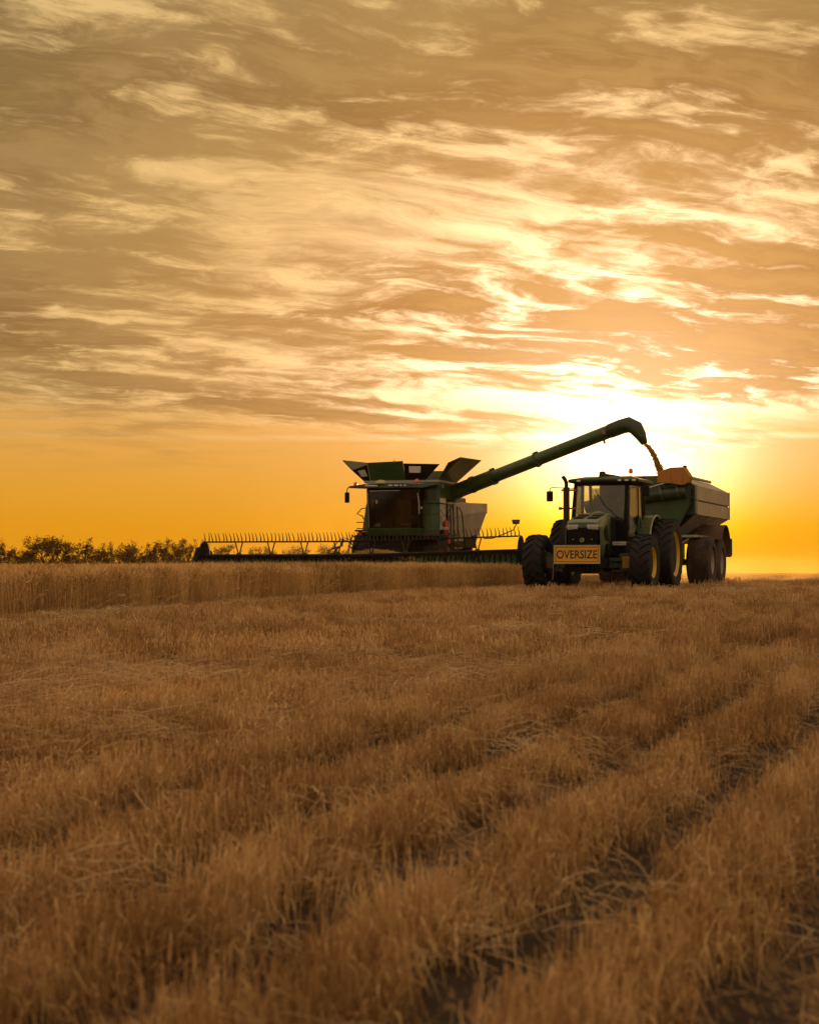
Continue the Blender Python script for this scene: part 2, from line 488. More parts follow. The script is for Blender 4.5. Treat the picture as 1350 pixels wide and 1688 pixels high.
def ground_z(x, y):
    x = np.asarray(x, float); y = np.asarray(y, float)
    far = np.maximum(y - 72.0, 0.0)
    z = -0.0021 * far * np.clip(far / 40.0, 0, 1)
    q = (x - P0[0]) * EN[0] + (y - P0[1]) * EN[1]
    z = z - 0.42 * np.clip((48.0 - y) / 40.0, 0, 1.1) ** 1.3
    near = np.clip((34.0 - y) / 12.0, 0, 1) * np.clip((q - 10.9) / 0.5, 0, 1)
    ridge = 0.055 * np.cos(2 * math.pi * (q - BAND0) / BAND) * near
    bumps = 0.03 * np.sin(x * 1.7 + 0.6 * y) * np.sin(y * 0.9 - 0.4 * x) * np.clip((40 - y) / 20, 0, 1)
    return z + ridge + bumps

def build_ground():
    ys = np.concatenate([np.arange(-6, 2, 0.5), np.arange(2, 16, 0.09), np.arange(16, 30, 0.25), np.arange(30, 80, 2.0), np.array([80, 86, 94, 104, 116, 130, 150, 180, 220, 280, 360, 480, 650, 900, 1300, 1900, 2600])])
    nx = 150
    t = np.linspace(-1, 1, nx)
    verts, faces = [], []
    for y in ys:
        half = 6 + max(y, 0) * 0.62 if y < 80 else 55 + (y - 80) * 0.9
        half = max(half, 6)
        x = np.sign(t) * (np.abs(t) ** (1.0 if y < 30 else 1.3)) * half
        zz = ground_z(x, np.full(nx, y))
        verts += list(zip(x, np.full(nx, y), zz))
    for j in range(len(ys) - 1):
        for i in range(nx - 1):
            a = j * nx + i
            faces.append((a, a + 1, a + nx + 1, a + nx))
    me = bpy.data.meshes.new('ground')
    me.from_pydata(verts, [], faces)
    for p in me.polygons: p.use_smooth = True
    me.materials.append(M['soil'])
    o = bpy.data.objects.new('ground', me); COL.objects.link(o)
    o['kind'] = 'structure'
    o['label'] = 'dark soil strewn with chaff under the cut stubble rows'
    return o
build_ground()

# ------------------------------------------------------------------ stems: source clumps and scattering
rng = np.random.default_rng(11)

def stems(n, lx, ly, h, lean, w, seed, bend=0.15, z0=0.0, heads=0, leaf=0.0, lying=False):
    """n thin three-sided stalks in one mesh; optional ears (heads) and leaf blades"""
    g = np.random.default_rng(seed)
    V, F = [], []
    for i in range(n):
        if lx < 0: bx, by = g.normal(0, -lx), g.uniform(-ly, ly)
        else: bx, by = g.uniform(-lx, lx), g.uniform(-ly, ly)
        L = g.uniform(*h)
        az = g.uniform(0, 2 * math.pi)
        if lying:
            tilt = R(g.uniform(70, 100)); zb = g.uniform(0.01, z0)
        else:
            tilt = abs(g.normal(0, lean)); zb = z0
            if g.random() < 0.10: tilt = g.uniform(0.5, 1.2)
        d = np.array([math.sin(tilt) * math.cos(az), math.sin(tilt) * math.sin(az), math.cos(tilt)])
        bendv = np.array([math.cos(az + 0.6), math.sin(az + 0.6), -0.3]) * bend * L
        pts = [np.array([bx, by, zb]) + d * L * s + bendv * s * s for s in (0.0, 0.5, 1.0)]
        ww = w * g.uniform(0.7, 1.3)
        sd = np.cross(d, [math.cos(az + 1.1), math.sin(az + 1.1), 0.2]); sd /= np.linalg.norm(sd)
        td = np.cross(sd, d)
        o = len(V)
        for k, p in enumerate(pts):
            r = ww * (1.0, 0.9, 0.75)[k]
            for a in (0, 2.094, 4.189):
                V.append(p + (sd * math.cos(a) + td * math.sin(a)) * r)
        for k in (0, 1):
            for a in range(3):
                b = (a + 1) % 3
                F.append((o + 3 * k + a, o + 3 * k + b, o + 3 * k + 3 + b, o + 3 * k + 3 + a))
        if heads and not lying:
            o = len(V); p = pts[2]; hd = d + np.array([math.cos(az), math.sin(az), -0.5]) * g.uniform(0.2, 0.9)
            hd /= np.linalg.norm(hd); Lh = g.uniform(0.07, 0.11); rh = heads * g.uniform(0.8, 1.2)
            s2 = np.cross(hd, [0.3, 0.9, 0.1]); s2 /= np.linalg.norm(s2); t2 = np.cross(s2, hd)
            for (f, r) in ((0, .35), (.3, 1.), (.75, .8), (1.0, .15)):
                for a in range(4):
                    V.append(p + hd * Lh * f + (s2 * math.cos(a * 1.571) + t2 * math.sin(a * 1.571)) * rh * r)
            for k in range(3):
                for a in range(4):
                    b = (a + 1) % 4
                    F.append((o + 4 * k + a, o + 4 * k + b, o + 4 * k + 4 + b, o + 4 * k + 4 + a))
            for q in range(3):      # beard
                o = len(V); b0 = p + hd * Lh * g.uniform(.4, 1.); e = b0 + (hd + g.normal(0, .35, 3)) * 0.07
                V += [b0 + s2 * 0.0012, b0 - s2 * 0.0012, e]; F.append((o, o + 1, o + 2))
        if leaf and g.random() < leaf:
            o = len(V); f0 = g.uniform(.2, .75); p = pts[0] + (pts[2] - pts[0]) * f0
            a2 = g.uniform(0, 6.28); out = np.array([math.cos(a2), math.sin(a2), g.uniform(-.2, .9)]); Ll = g.uniform(.08, .2)
            sw = np.array([-math.sin(a2), math.cos(a2), 0]) * w * 1.7
            p1 = p + out * Ll * .5; p2 = p + out * Ll + np.array([0, 0, -Ll * .55])
            V += [p - sw, p + sw, p1 - sw * .8, p1 + sw * .8, p2 - sw * .2, p2 + sw * .2]
            F += [(o, o + 1, o + 3, o + 2), (o + 2, o + 3, o + 5, o + 4)]
    return np.array(V), F

def source(name, VF, mat):
    me = bpy.data.meshes.new(name)
    me.from_pydata([tuple(v) for v in VF[0]], [], VF[1])
    me.materials.append(M[mat])
    return bpy.data.objects.new(name, me)

def scatter(name, sources, pts, rots, scls, idx, mat, label):
    """one stuff object: clumps set on points by geometry nodes"""
    coll = bpy.data.collections.new(name + '_clumps')
    for s in sources: coll.objects.link(s)
    me = bpy.data.meshes.new(name)
    n = len(pts)
    me.vertices.add(n)
    me.vertices.foreach_set('co', np.asarray(pts, np.float32).ravel())
    a = me.attributes.new('spin', 'FLOAT_VECTOR', 'POINT'); a.data.foreach_set('vector', np.asarray(rots, np.float32).ravel())
    a = me.attributes.new('size', 'FLOAT_VECTOR', 'POINT'); a.data.foreach_set('vector', np.asarray(scls, np.float32).ravel())
    a = me.attributes.new('pick', 'INT', 'POINT'); a.data.foreach_set('value', np.asarray(idx, np.int32))
    me.materials.append(M[mat])
    o = bpy.data.objects.new(name, me); COL.objects.link(o)
    ng = bpy.data.node_groups.new(name + '_nodes', 'GeometryNodeTree')
    ng.interface.new_socket('Geometry', in_out='INPUT', socket_type='NodeSocketGeometry')
    ng.interface.new_socket('Geometry', in_out='OUTPUT', socket_type='NodeSocketGeometry')
    N, L = ng.nodes, ng.links
    gi, go = N.new('NodeGroupInput'), N.new('NodeGroupOutput')
    ip = N.new('GeometryNodeInstanceOnPoints')
    ci = N.new('GeometryNodeCollectionInfo'); ci.inputs['Collection'].default_value = coll
    ci.inputs['Separate Children'].default_value = True; ci.inputs['Reset Children'].default_value = True
    def attr(nm, ty):
        k = N.new('GeometryNodeInputNamedAttribute'); k.data_type = ty; k.inputs['Name'].default_value = nm
        return k.outputs['Attribute']
    L.new(gi.outputs[0], ip.inputs['Points']); L.new(ci.outputs[0], ip.inputs['Instance'])
    ip.inputs['Pick Instance'].default_value = True
    L.new(attr('pick', 'INT'), ip.inputs['Instance Index'])
    er = N.new('FunctionNodeEulerToRotation')
    L.new(attr('spin', 'FLOAT_VECTOR'), er.inputs[0]); L.new(er.outputs[0], ip.inputs['Rotation'])
    L.new(attr('size', 'FLOAT_VECTOR'), ip.inputs['Scale'])
    L.new(ip.outputs[0], go.inputs[0])
    md = o.modifiers.new('scatter', 'NODES'); md.node_group = ng
    o['kind'] = 'stuff'; o['label'] = label
    return o

def rowpoint(s, q):
    return P0[0] + EH[0] * s + EN[0] * q, P0[1] + EH[1] * s + EN[1] * q

def in_view(x, y, margin=1.0):
    return (y > 1.2) & (np.abs(x) < 0.24 * y + margin + 1.0)

# --- stubble rows, three grades by distance
def stubble_field():
    near = [source('stubble_tuft', stems(66, -0.075, 0.20, (0.11, 0.20), 0.15, 0.0026, 100 + i, 0.07, leaf=0.65), 'stubble') for i in range(7)]
    mid = [source('stubble_tuft', stems(74, -0.085, 0.45, (0.11, 0.21), 0.13, 0.0040, 120 + i, 0.06, leaf=0.45), 'stubble') for i in range(5)]
    far = [source('stubble_tuft', stems(130, 0.46, 0.9, (0.08, 0.18), 0.2, 0.0065, 140 + i, 0.1), 'stubble') for i in range(4)]
    g = np.random.default_rng(5)
    P, Ro, S, I = [], [], [], []
    def run(ylo, yhi, step, base, cnt, jit, lines):
        ss = np.arange(-60, 90, step)
        for q, wid in lines:
            s = ss + g.uniform(-.4, .4, len(ss)) * step
            qq = q + g.normal(0, jit, len(ss))
            x, y = rowpoint(s, qq)
            ok = in_view(x, y, 1.5) & (y >= ylo) & (y < yhi) & (qq > 0.12)
            ok &= g.random(len(ss)) > 0.06
            for xx, yy in zip(x[ok], y[ok]):
                # patches where the straw stands taller or has been pressed down
                pt = 0.5 + 0.5 * math.sin(xx * 1.3 + 2 * math.sin(yy * .31)) * math.sin(yy * .47 + 1.7 * math.sin(xx * .6))
                h = g.uniform(0.75, 1.15) * (0.72 + 0.5 * pt)
                qn = (xx - P0[0]) * EN[0] + (yy - P0[1]) * EN[1]
                h *= 0.50 + 0.50 * min(1.0, max(0.0, (qn - 0.6) / 2.2))
                P.append((xx, yy, float(ground_z(xx, yy)) - 0.01))
                Ro.append((g.normal(0, .10), g.normal(0, .10), -PHI + (math.pi if g.random() < .5 else 0) + g.normal(0, .12)))
                S.append((g.uniform(.85, 1.2) * wid, 1.0, h)); I.append(base + int(g.integers(cnt)))
    flat = [(q, 1.0) for q in np.arange(0.12, BAND0 - .25, ROW)]
    bands = []
    for k in range(40):
        c = BAND0 + k * BAND
        bands += [(c - .12, .50), (c - .04, .55), (c + .04, .55), (c + .12, .50)]
    run(2.5, 16, 0.30, 0, 7, 0.035, flat + bands)
    run(16, 42, 0.75, 7, 5, 0.05, flat + bands)
    run(42, 140, 1.7, 12, 4, 0.1, [(q, 1.0) for q in np.arange(-3, 90, 0.85)])
    return scatter('stubble', near + mid + far, P, Ro, S, I, 'stubble', 'cut golden brown wheat stubble across the whole foreground')
stubble_field()

# --- loose straw lying over the stubble
def loose_straw():
    src = [source('straw_litter', stems(70, 0.5, 0.5, (0.08, 0.38), 0.3, 0.0018, 200 + i, 0.3, z0=0.13, lying=True), 'straw') for i in range(6)]
    src += [source('straw_litter', stems(80, 0.5, 0.5, (0.10, 0.38), 0.3, 0.0036, 220 + i, 0.3, z0=0.15, lying=True), 'straw') for i in range(3)]
    g = np.random.default_rng(9)
    P, Ro, S, I = [], [], [], []
    for lo, hi, step, base, cnt in ((2.5, 17, 0.42, 0, 6), (17, 60, 0.95, 6, 3)):
        for y in np.arange(lo, hi, step):
            for x in np.arange(-0.24 * y - 1, 0.24 * y + 1, step):
                xx, yy = x + g.uniform(-.3, .3) * step, y + g.uniform(-.3, .3) * step
                q = (xx - P0[0]) * EN[0] + (yy - P0[1]) * EN[1]
                if q < 0.3: continue
                if q > 11.0 and abs(((q - BAND0) / BAND + .5) % 1 - .5) > .24 and g.random() < .9: continue
                if q > 2.6 and g.random() < (.42 if y < 17 else .85): continue
                P.append((xx, yy, float(ground_z(xx, yy)))); Ro.append((g.normal(0, .05), g.normal(0, .05), g.uniform(0, 6.28)))
                k = g.uniform(.6, 1.2) * (0.50 if q > 11.0 else 1.0); S.append((k, k, g.uniform(.4, 1.25) * (.55 if q < 3.0 else 1.0))); I.append(base + int(g.integers(cnt)))
    return scatter('loose_straw', src, P, Ro, S, I, 'straw', 'pale loose straws lying criss-cross over the stubble')
loose_straw()

# --- the standing crop
def wheat_field():
    near = [source('wheat_clump', stems(64, 0.25, 0.25, (0.50, 0.66), 0.045, 0.0036, 300 + i, 0.05, heads=0.0085, leaf=0.35), 'wheat') for i in range(6)]
    far = [source('wheat_clump', stems(80, 0.6, 0.6, (0.48, 0.63), 0.07, 0.006, 320 + i, 0.06, heads=0.016, leaf=0.5), 'wheat') for i in range(4)]
    g = np.random.default_rng(21)
    P, Ro, S, I = [], [], [], []
    def put(x, y, base, cnt):
        P.append((x, y, float(ground_z(x, y)))); Ro.append((g.normal(0, .03), g.normal(0, .03), g.uniform(0, 6.28)))
        k = g.uniform(.9, 1.1); S.append((k, k, g.uniform(.90, 1.08))); I.append(base + int(g.integers(cnt)))
    # the cut face, dense
    for q in np.arange(-0.25, -4.5, -0.42):
        for s in np.arange(-42, 1.5, 0.42):
            x, y = rowpoint(s + g.uniform(-.12, .12), q + g.uniform(-.07, .07))
            if not in_view(x, y, 1.2): continue
            put(x, y, 0, 6)
    # behind it to the header, and past the header's far end towards the trees
    for y0 in np.arange(24, 150, 1.05):
        for x0 in np.arange(-0.26 * y0 - 2, 6, 1.05):
            x, y = x0 + g.uniform(-.3, .3), y0 + g.uniform(-.3, .3)
            q = (x - P0[0]) * EN[0] + (y - P0[1]) * EN[1]
            if q > -4.4: continue
            if not in_view(x, y, 1.5): continue
            # swath already taken by the machine lies behind the header
            hx = (x + 1.5) * math.cos(R(15)) - (y - 59.3) * math.sin(R(15))
            hy = (x + 1.5) * math.sin(R(15)) + (y - 59.3) * math.cos(R(15))
            if hy > -1.3 and hx > -5.9: continue
            put(x, y, 6, 4)
    # last strip up to the cutter bar
    return scatter('standing_wheat', near + far, P, Ro, S, I, 'wheat', 'ripe standing wheat with bearded ears left of the cut edge')
wheat_field()
# ------------------------------------------------------------------ wheels
def tyre_mesh(r, w, rim_r, lugs, mat, lug_h=0.05, lug_w=0.055):
    mb = MB()
    hw = w / 2
    prof = [(-hw * .55, rim_r), (-hw * .86, rim_r + .03), (-hw, (r + rim_r) / 2), (-hw * .97, r - .10), (-hw * .88, r - .045), (-hw * .5, r - .012), (0, r),
            (hw * .5, r - .012), (hw * .88, r - .045), (hw * .97, r - .10), (hw, (r + rim_r) / 2), (hw * .86, rim_r + .03), (hw * .55, rim_r)]
    mb.lathe(prof, 56, 'x')
    def P(x, phi, rr): return (x, -math.cos(phi) * rr, math.sin(phi) * rr)
    for s in (-1, 1):
        for k in range(lugs):
            a0 = 2 * math.pi * (k + (0.5 if s > 0 else 0)) / lugs
            st = [(0.02 * hw, 0.0, r), (hw * .5, 0.17, r - .012), (hw * .9, 0.28, r - .045), (hw * 1.01, 0.30, r - .13)]
            for i in range(3):
                (xa, pa, ra), (xb, pb, rb) = st[i], st[i + 1]
                da = lug_w / r * (0.8 if i == 0 else 1.0); db = lug_w / r
                ha = lug_h if i < 3 else .02; hb = lug_h if i < 2 else .03
                mb.hexa([P(s * xa, a0 + pa, ra - .02), P(s * xa, a0 + pa + da, ra - .02), P(s * xa, a0 + pa + da * .85, ra + ha), P(s * xa, a0 + pa + da * .15, ra + ha),
                         P(s * xb, a0 + pb, rb - .02), P(s * xb, a0 + pb + db, rb - .02), P(s * xb, a0 + pb + db * .85, rb + hb), P(s * xb, a0 + pb + db * .15, rb + hb)])
    return mb

def smooth_tyre_mesh(r, w, rim_r):
    mb = MB(); hw = w / 2
    prof = [(-hw * .6, rim_r), (-hw * .95, rim_r + .05), (-hw, (r + rim_r) / 2), (-hw * .95, r - .13), (-hw * .78, r - .03)]
    for i in range(9):      # circumferential grooves
        x = -hw * .72 + i * hw * .18
        prof += [(x, r - .002), (x + hw * .05, r - .002), (x + hw * .07, r - .018), (x + hw * .13, r - .018)]
    prof += [(hw * .95, r - .13), (hw, (r + rim_r) / 2), (hw * .95, rim_r + .05), (hw * .6, rim_r)]
    return mb.lathe(prof, 56, 'x')

def rim_mesh(rim_r, w, dish):
    mb = MB(); hw = w / 2
    prof = [(-hw * .5, 0.06), (-hw * .45, rim_r * .5), (-hw * .62, rim_r + .015), (hw * .80, rim_r + .03), (hw * .84, rim_r + .012), (hw * .66, rim_r - .02),
            (hw * .30, rim_r - .09), (hw * .30 - dish * .2, rim_r * .80), (hw * .30 - dish, rim_r * .62), (hw * .30 - dish, rim_r * .28), (hw * .30 - dish * .6, rim_r * .22), (hw * .30 - dish * .6, 0.0001)]
    mb.lathe(prof, 40, 'x')
    return mb

def hub_mesh(w, r=0.10, n=10, ring=0.22):
    mb = MB(); hw = w / 2
    mb.lathe([(-hw * .3, r * 1.3), (hw * .30, r * 1.25), (hw * .36, r), (hw * .42, r * .95), (hw * .44, r * .6), (hw * .44, 0.0001)], 20, 'x')
    for k in range(n):
        a = 2 * math.pi * k / n
        mb.tube([(hw * .08, math.cos(a) * ring, math.sin(a) * ring), (hw * .26, math.cos(a) * ring, math.sin(a) * ring)], 0.016, 6)
    return mb

def make_wheel(parent, loc, r, w, rim_r, lugs, tmat, rmat, flip=False, smooth=False, dish=0.12, hubmat='yellow'):
    h = hub_mesh(w).build('wheel', hubmat, parent, loc=loc)
    t = (smooth_tyre_mesh(r, w, rim_r) if smooth else tyre_mesh(r, w, rim_r, lugs, tmat)).build('tyre', tmat, h)
    k = rim_mesh(rim_r, w, dish).build('rim', rmat, h)
    if flip: h.rotation_euler = (0, 0, math.pi)
    return h

def mirror_wheel(w, parent, loc, spin=0.0, flip=False):
    return copy_child(w, parent, loc, (spin, 0, math.pi if flip else 0))

# ------------------------------------------------------------------ tractor
TA = R(19.5)
def tractor():
    t = empty('tractor', (4.98, 50.0, 0.0), -TA, 'green row crop tractor with a yellow OVERSIZE sign on its nose', 'tractor')
    # wheels (front axle at y = 0, rear axle at y = 3.05)
    fr = make_wheel(t, (1.5, 0, 0.75), 0.75, 0.58, 0.40, 19, 'rubber', 'yellow', dish=0.10)
    mirror_wheel(fr, t, (-1.5, 0, 0.75), 0.11, True)
    rr = make_wheel(t, (1.5, 3.05, 1.0), 1.0, 0.58, 0.62, 23, 'rubber', 'yellow', dish=0.14)
    mirror_wheel(rr, t, (-1.5, 3.05, 1.0), 0.07, True)
    # chassis and front axle
    b = MB()
    b.box(-0.30, 0.30, -0.95, 3.6, 0.62, 1.15)
    b.box(-0.36, 0.36, 1.0, 3.4, 0.50, 0.95)
    b.box(-0.42, 0.42, 2.5, 3.7, 0.7, 1.7)
    b.tube([(-1.45, 3.05, 1.0), (1.45, 3.05, 1.0)], 0.16, 12)
    b.box(-0.09, 0.09, 3.6, 4.35, 0.48, 0.62)
    b.build('chassis', 'green_dark', t, 0.02)
    a = MB()
    a.box(-1.22, 1.22, -0.16, 0.16, 0.60, 0.88)
    a.box(-0.28, 0.28, -0.3, 0.3, 0.45, 0.7)
    for s in (-1, 1):
        a.box(s * 1.0 - .16, s * 1.0 + .16, -0.2, 0.2, 0.50, 1.0)
        a.tube([(s * 0.35, -0.05, 0.78), (s * 1.05, -0.25, 0.80)], 0.045, 8)
        a.lathe([(s * 1.15, .30), (s * 1.40, .30), (s * 1.40, .22)], 20, 'x', (0, 0, .75))
    a.build('front_axle', 'green_dark', t, 0.015)
    for s in (-1, 1):
        MB().box(s * 1.06 - .10, s * 1.06 + .10, -0.36, -0.34, 0.60, 0.92).build('hub_guard', 'yellow_dim' if s > 0 else 'rust', t, 0.006)
    # hood: sections (y, half width, z bottom, z side top, z crown)
    def hood():
        mb = MB(); S = [(-0.93, 0.43, 1.70, 1.80, 1.84), (-0.80, 0.445, 1.62, 1.89, 1.92), (-0.35, 0.45, 1.30, 1.97, 2.00), (0.35, 0.43, 1.25, 2.085, 2.115), (0.60, 0.41, 1.25, 2.11, 2.14), (0.66, 0.37, 1.25, 2.06, 2.08)]
        rows = []
        for (y, w, zb, zs, zc) in S:
            rows.append([(-w, y, zb), (-w, y, zs - .05), (-w + .018, y, zs), (-w + .06, y, zc - .010), (-w * .45, y, zc), (w * .45, y, zc), (w - .06, y, zc - .010), (w - .018, y, zs), (w, y, zs - .05), (w, y, zb)])
        n = len(rows[0]); vs = [p for r in rows for p in r]; fs = []
        for i in range(len(rows) - 1):
            for k in range(n - 1):
                fs.append((i * n + k, i * n + k + 1, (i + 1) * n + k + 1, (i + 1) * n + k))
        fs.append(tuple(range(n))); fs.append(tuple((len(rows) - 1) * n + k for k in range(n)))
        return mb.add(vs, fs)
    hd = hood().build('hood', 'green_hood', t, 0.008)
    # four recessed mesh vents on the sloping top
    def zc(y): return np.interp(y, [-0.80, -0.35, 0.35, 0.6], [1.92, 2.00, 2.115, 2.14])
    for (x0, x1) in ((-.36, -.03), (.03, .36)):
        for (y0, y1) in ((-.72, -.34), (-.22, .12)):
            mb = MB(); z0, z1 = float(zc(y0)), float(zc(y1))
            mb.hexa([(x0 + .04, y0, z0 - .005), (x1 - .02, y0, z0 - .005), (x1, y1, z1 - .005), (x0, y1, z1 - .005), (x0 + .04, y0, z0 + .004), (x1 - .02, y0, z0 + .004), (x1, y1, z1 + .004), (x0, y1, z1 + .004)])
            v = mb.build('hood_vent', 'black', hd)
            sl = MB()
            for k in range(5):
                f = (k + .5) / 5; y = y0 + (y1 - y0) * f; z = float(zc(y))
                sl.bar((x0 + .05, y, z + .008), (x1 - .03, y, z + .008), .03, .006)
            # slats follow as one little grille
            sl.build('hood_vent_grille', 'green_dark', hd)
    MB().hexa([(.02, .34, 2.10), (.30, .34, 2.10), (.28, .56, 2.12), (.04, .56, 2.12), (.02, .34, 2.135), (.30, .34, 2.135), (.28, .56, 2.165), (.04, .56, 2.165)]).build('hood_latch_plate', 'green_hood', hd, .005)
    MB().box(-.40, .40, .665, 1.39, 1.25, 2.0).build('engine_cover', 'black', t, .03)
    # side grille openings and lower side panel
    for s in (-1, 1):
        MB().prism([(s * .452, -.30, 1.35), (s * .452, -.30, 1.62), (s * .455, -.05, 1.78), (s * .455, .12, 1.35)], [(s * .468, -.30, 1.35), (s * .468, -.30, 1.62), (s * .470, -.05, 1.78), (s * .468, .12, 1.35)]).build('side_grille', 'black', hd)
        MB().slab([(s * .475, -.86, .95), (s * .475, -.62, .82), (s * .482, -.35, 1.32), (s * .47, -.80, 1.74), (s * .455, -.90, 1.70)], -.03 * s).build('side_trim', 'green_hood', hd, .006)
        MB().slab([(s * .45, -.1, .95), (s * .45, 1.4, .95), (s * .45, 1.4, 1.26), (s * .45, -.1, 1.26)], -.05 * s).build('engine_side_shield', 'black', t, .006)
    # nose
    g = MB()
    g.hexa([(-.41, -.90, 1.00), (.41, -.90, 1.00), (.41, -.55, .96), (-.41, -.55, .96), (-.42, -.925, 1.70), (.42, -.925, 1.70), (.43, -.55, 1.70), (-.43, -.55, 1.70)])
    for k in range(9):
        zz = 1.03 + k * .07
        g.box(-.39, .39, -.935, -.90, zz, zz + .02)
    g.build('front_grille', 'black', t, .01)
    for s in (-1, 1):
        hl = MB().hexa([(s * .14, -.935, 1.66), (s * .42, -.93, 1.64), (s * .43, -.85, 1.64), (s * .14, -.85, 1.66), (s * .12, -.95, 1.775), (s * .435, -.945, 1.775), (s * .44, -.85, 1.775), (s * .12, -.85, 1.775)]).build('headlight', 'lens', t, .008)
        fz = MB()
        for k in range(3):
            fz.lathe([(-.006, .036), (.004, .040), (.006, .030), (0.0, .001)], 14, 'y', (s * (.19 + .09 * k), -.957, 1.715))
        fz.build('reflector', 'steel', hl)
        MB().lathe([(-.02, .0001), (-.02, .014), (.0, .018)], 10, 'y', (s * .26, -.94, 1.38)).build('bolt', 'steel', t)
    em = MB().lathe([(-.012, .0001), (-.012, .058), (0, .062)], 28, 'y', (-.01, -.945, 1.36)).build('emblem', 'green', t)
    MB().lathe([(-.016, .050), (-.016, .060), (-.006, .062), (-.006, .050)], 28, 'y', (-.01, -.945, 1.36), closed=True).build('emblem_ring', 'dome', em)
    dm = MB()       # leaping deer mark
    for q in ([(-.035, -.012), (-.005, .004), (.018, .004), (.034, .024)], [(.018, .004), (.036, -.006), (.030, -.024)], [(-.005, .004), (-.026, -.022), (-.042, -.026)], [(.034, .024), (.026, .038), (.040, .040)]):
        dm.tube([(x - .01, -.959, zz + 1.36) for x, zz in q], .0045, 5)
    dm.build('emblem_mark', 'dome', em)
    # front weight bracket and weights
    MB().box(-.30, .30, -1.12, -.90, .91, .98).build('weight_bracket', 'black', t, .015)
    for k in range(8):
        x = -.46 + k * .118
        MB().box(x, x + .10, -1.10, -.78, .50, .90).build('front_weight', 'black', t, .015)
    # oversize sign
    sg = MB().box(-.70, .55, -1.26, -1.235, .735, 1.205).build('warning_sign', 'sign_yellow', t, .004, label='yellow sign with black letters reading OVERSIZE')
    bd = MB()
    for (x0, x1, z0, z1) in ((-.665, .515, 1.160, 1.172), (-.665, .515, .768, .780), (-.665, -.653, .780, 1.160), (.503, .515, .780, 1.160)):
        bd.box(x0, x1, -1.2635, -1.2595, z0, z1)
    bd.build('sign_border', 'letter', sg)
    fm = MB()
    for (x0, x1, z0, z1) in ((-.715, .565, 1.203, 1.222), (-.715, .565, .718, .737), (-.715, -.698, .737, 1.203), (.548, .565, .737, 1.203)):
        fm.box(x0, x1, -1.266, -1.228, z0, z1)
    fm.build('sign_frame', 'steel', sg)
    lettering('sign_lettering', 'OVERSIZE', 1.115, .225, 'letter', sg, (-.075, -1.2605, .972), (R(90), 0, 0), .003, .012)
    for x in (-.45, .3): MB().box(x - .03, x + .03, -1.235, -1.08, .80, 1.1).build('sign_bracket', 'metal', sg)
    # dangling chain and a pale marker under the sign
    MB().tube([(-.74, -1.2, .73), (-.76, -1.15, .5), (-.79, -1.1, .28)], .012, 6).build('marker_rod', 'steel', t)
    # cab
    cab = MB()
    post = [((-.62, 1.45, 1.45), (-.80, 1.55, 3.02)), ((.62, 1.45, 1.45), (.80, 1.55, 3.02)), ((-.88, 2.55, 1.70), (-.86, 2.55, 3.02)), ((.88, 2.55, 1.70), (.86, 2.55, 3.02)), ((-.78, 3.25, 1.80), (-.78, 3.15, 3.02)), ((.78, 3.25, 1.80), (.78, 3.15, 3.02))]
    post[0] = ((-.90, 1.45, 1.55), (-.80, 1.55, 3.02)); post[1] = ((.66, 1.45, 1.20), (.66, 1.52, 3.02))
    for i, (p, q) in enumerate(post):
        cab.bar(p, q, .11 if i < 2 else .08, .10)
    cab.bar((.70, 1.50, 2.98), (.86, 2.55, 2.98), .07); cab.bar((-.80, 1.5, 2.98), (-.86, 2.55, 2.98), .07)
    cab.box(-.82, .70, 1.42, 1.55, 2.94, 3.04)
    cab.box(-.85, .70, 1.42, 3.25, 1.22, 1.50)
    cab.box(-.55, .60, 1.40, 1.50, 1.50, 1.95)
    cab.build('cab_frame', 'black', t, .015)
    rf = MB()
    rf.hexa([(-.98, 1.30, 3.02), (1.05, 1.30, 3.02), (1.02, 3.40, 3.02), (-1.0, 3.40, 3.02), (-.98, 1.26, 3.12), (1.05, 1.26, 3.12), (1.02, 3.44, 3.14), (-1.0, 3.44, 3.14)])
    rf.hexa([(-.94, 1.28, 3.12), (1.00, 1.28, 3.12), (.98, 3.42, 3.14), (-.96, 3.42, 3.14), (-.55, 1.65, 3.20), (.72, 1.65, 3.21), (.72, 3.2, 3.21), (-.55, 3.2, 3.20)])
    roof = rf.build('cab_roof', 'green_dark', t, .035)
    for x in (-.66, .52, .72, .93):
        MB().box(x - .055, x + .055, 1.245, 1.275, 3.045, 3.10).build('roof_light', 'lens', roof, .01)
    MB().hexa([(-.20, 1.75, 3.19), (.0, 1.75, 3.19), (.0, 2.0, 3.19), (-.20, 2.0, 3.19), (-.18, 1.78, 3.36), (-.05, 1.78, 3.36), (-.05, 1.97, 3.36), (-.18, 1.97, 3.36)]).build('receiver_box', 'metal', roof, .015)
    MB().hexa([(-.02, 1.85, 3.20), (.45, 1.85, 3.20), (.45, 1.95, 3.20), (-.02, 1.95, 3.20), (-.02, 1.85, 3.30), (.35, 1.85, 3.235), (.35, 1.95, 3.235), (-.02, 1.95, 3.30)]).build('receiver_bracket', 'metal', roof, .008)
    MB().tube([(-.11, 1.9, 3.34), (-.11, 1.9, 3.93)], [.007, .004], 6).build('antenna', 'metal', roof)
    MB().tube([(.93, 2.6, 3.14), (.93, 2.6, 3.34)], .006, 5).build('antenna', 'metal', roof)
    bc = MB().tube([(.68, 2.0, 3.19), (.68, 2.0, 3.31)], .018, 8).build('beacon', 'metal', roof)
    MB().lathe([(0, .055), (.02, .062), (.10, .060), (.135, .045), (.15, .0001)], 16, 'z', (.68, 2.0, 3.30)).build('beacon_lens', 'amber', bc)
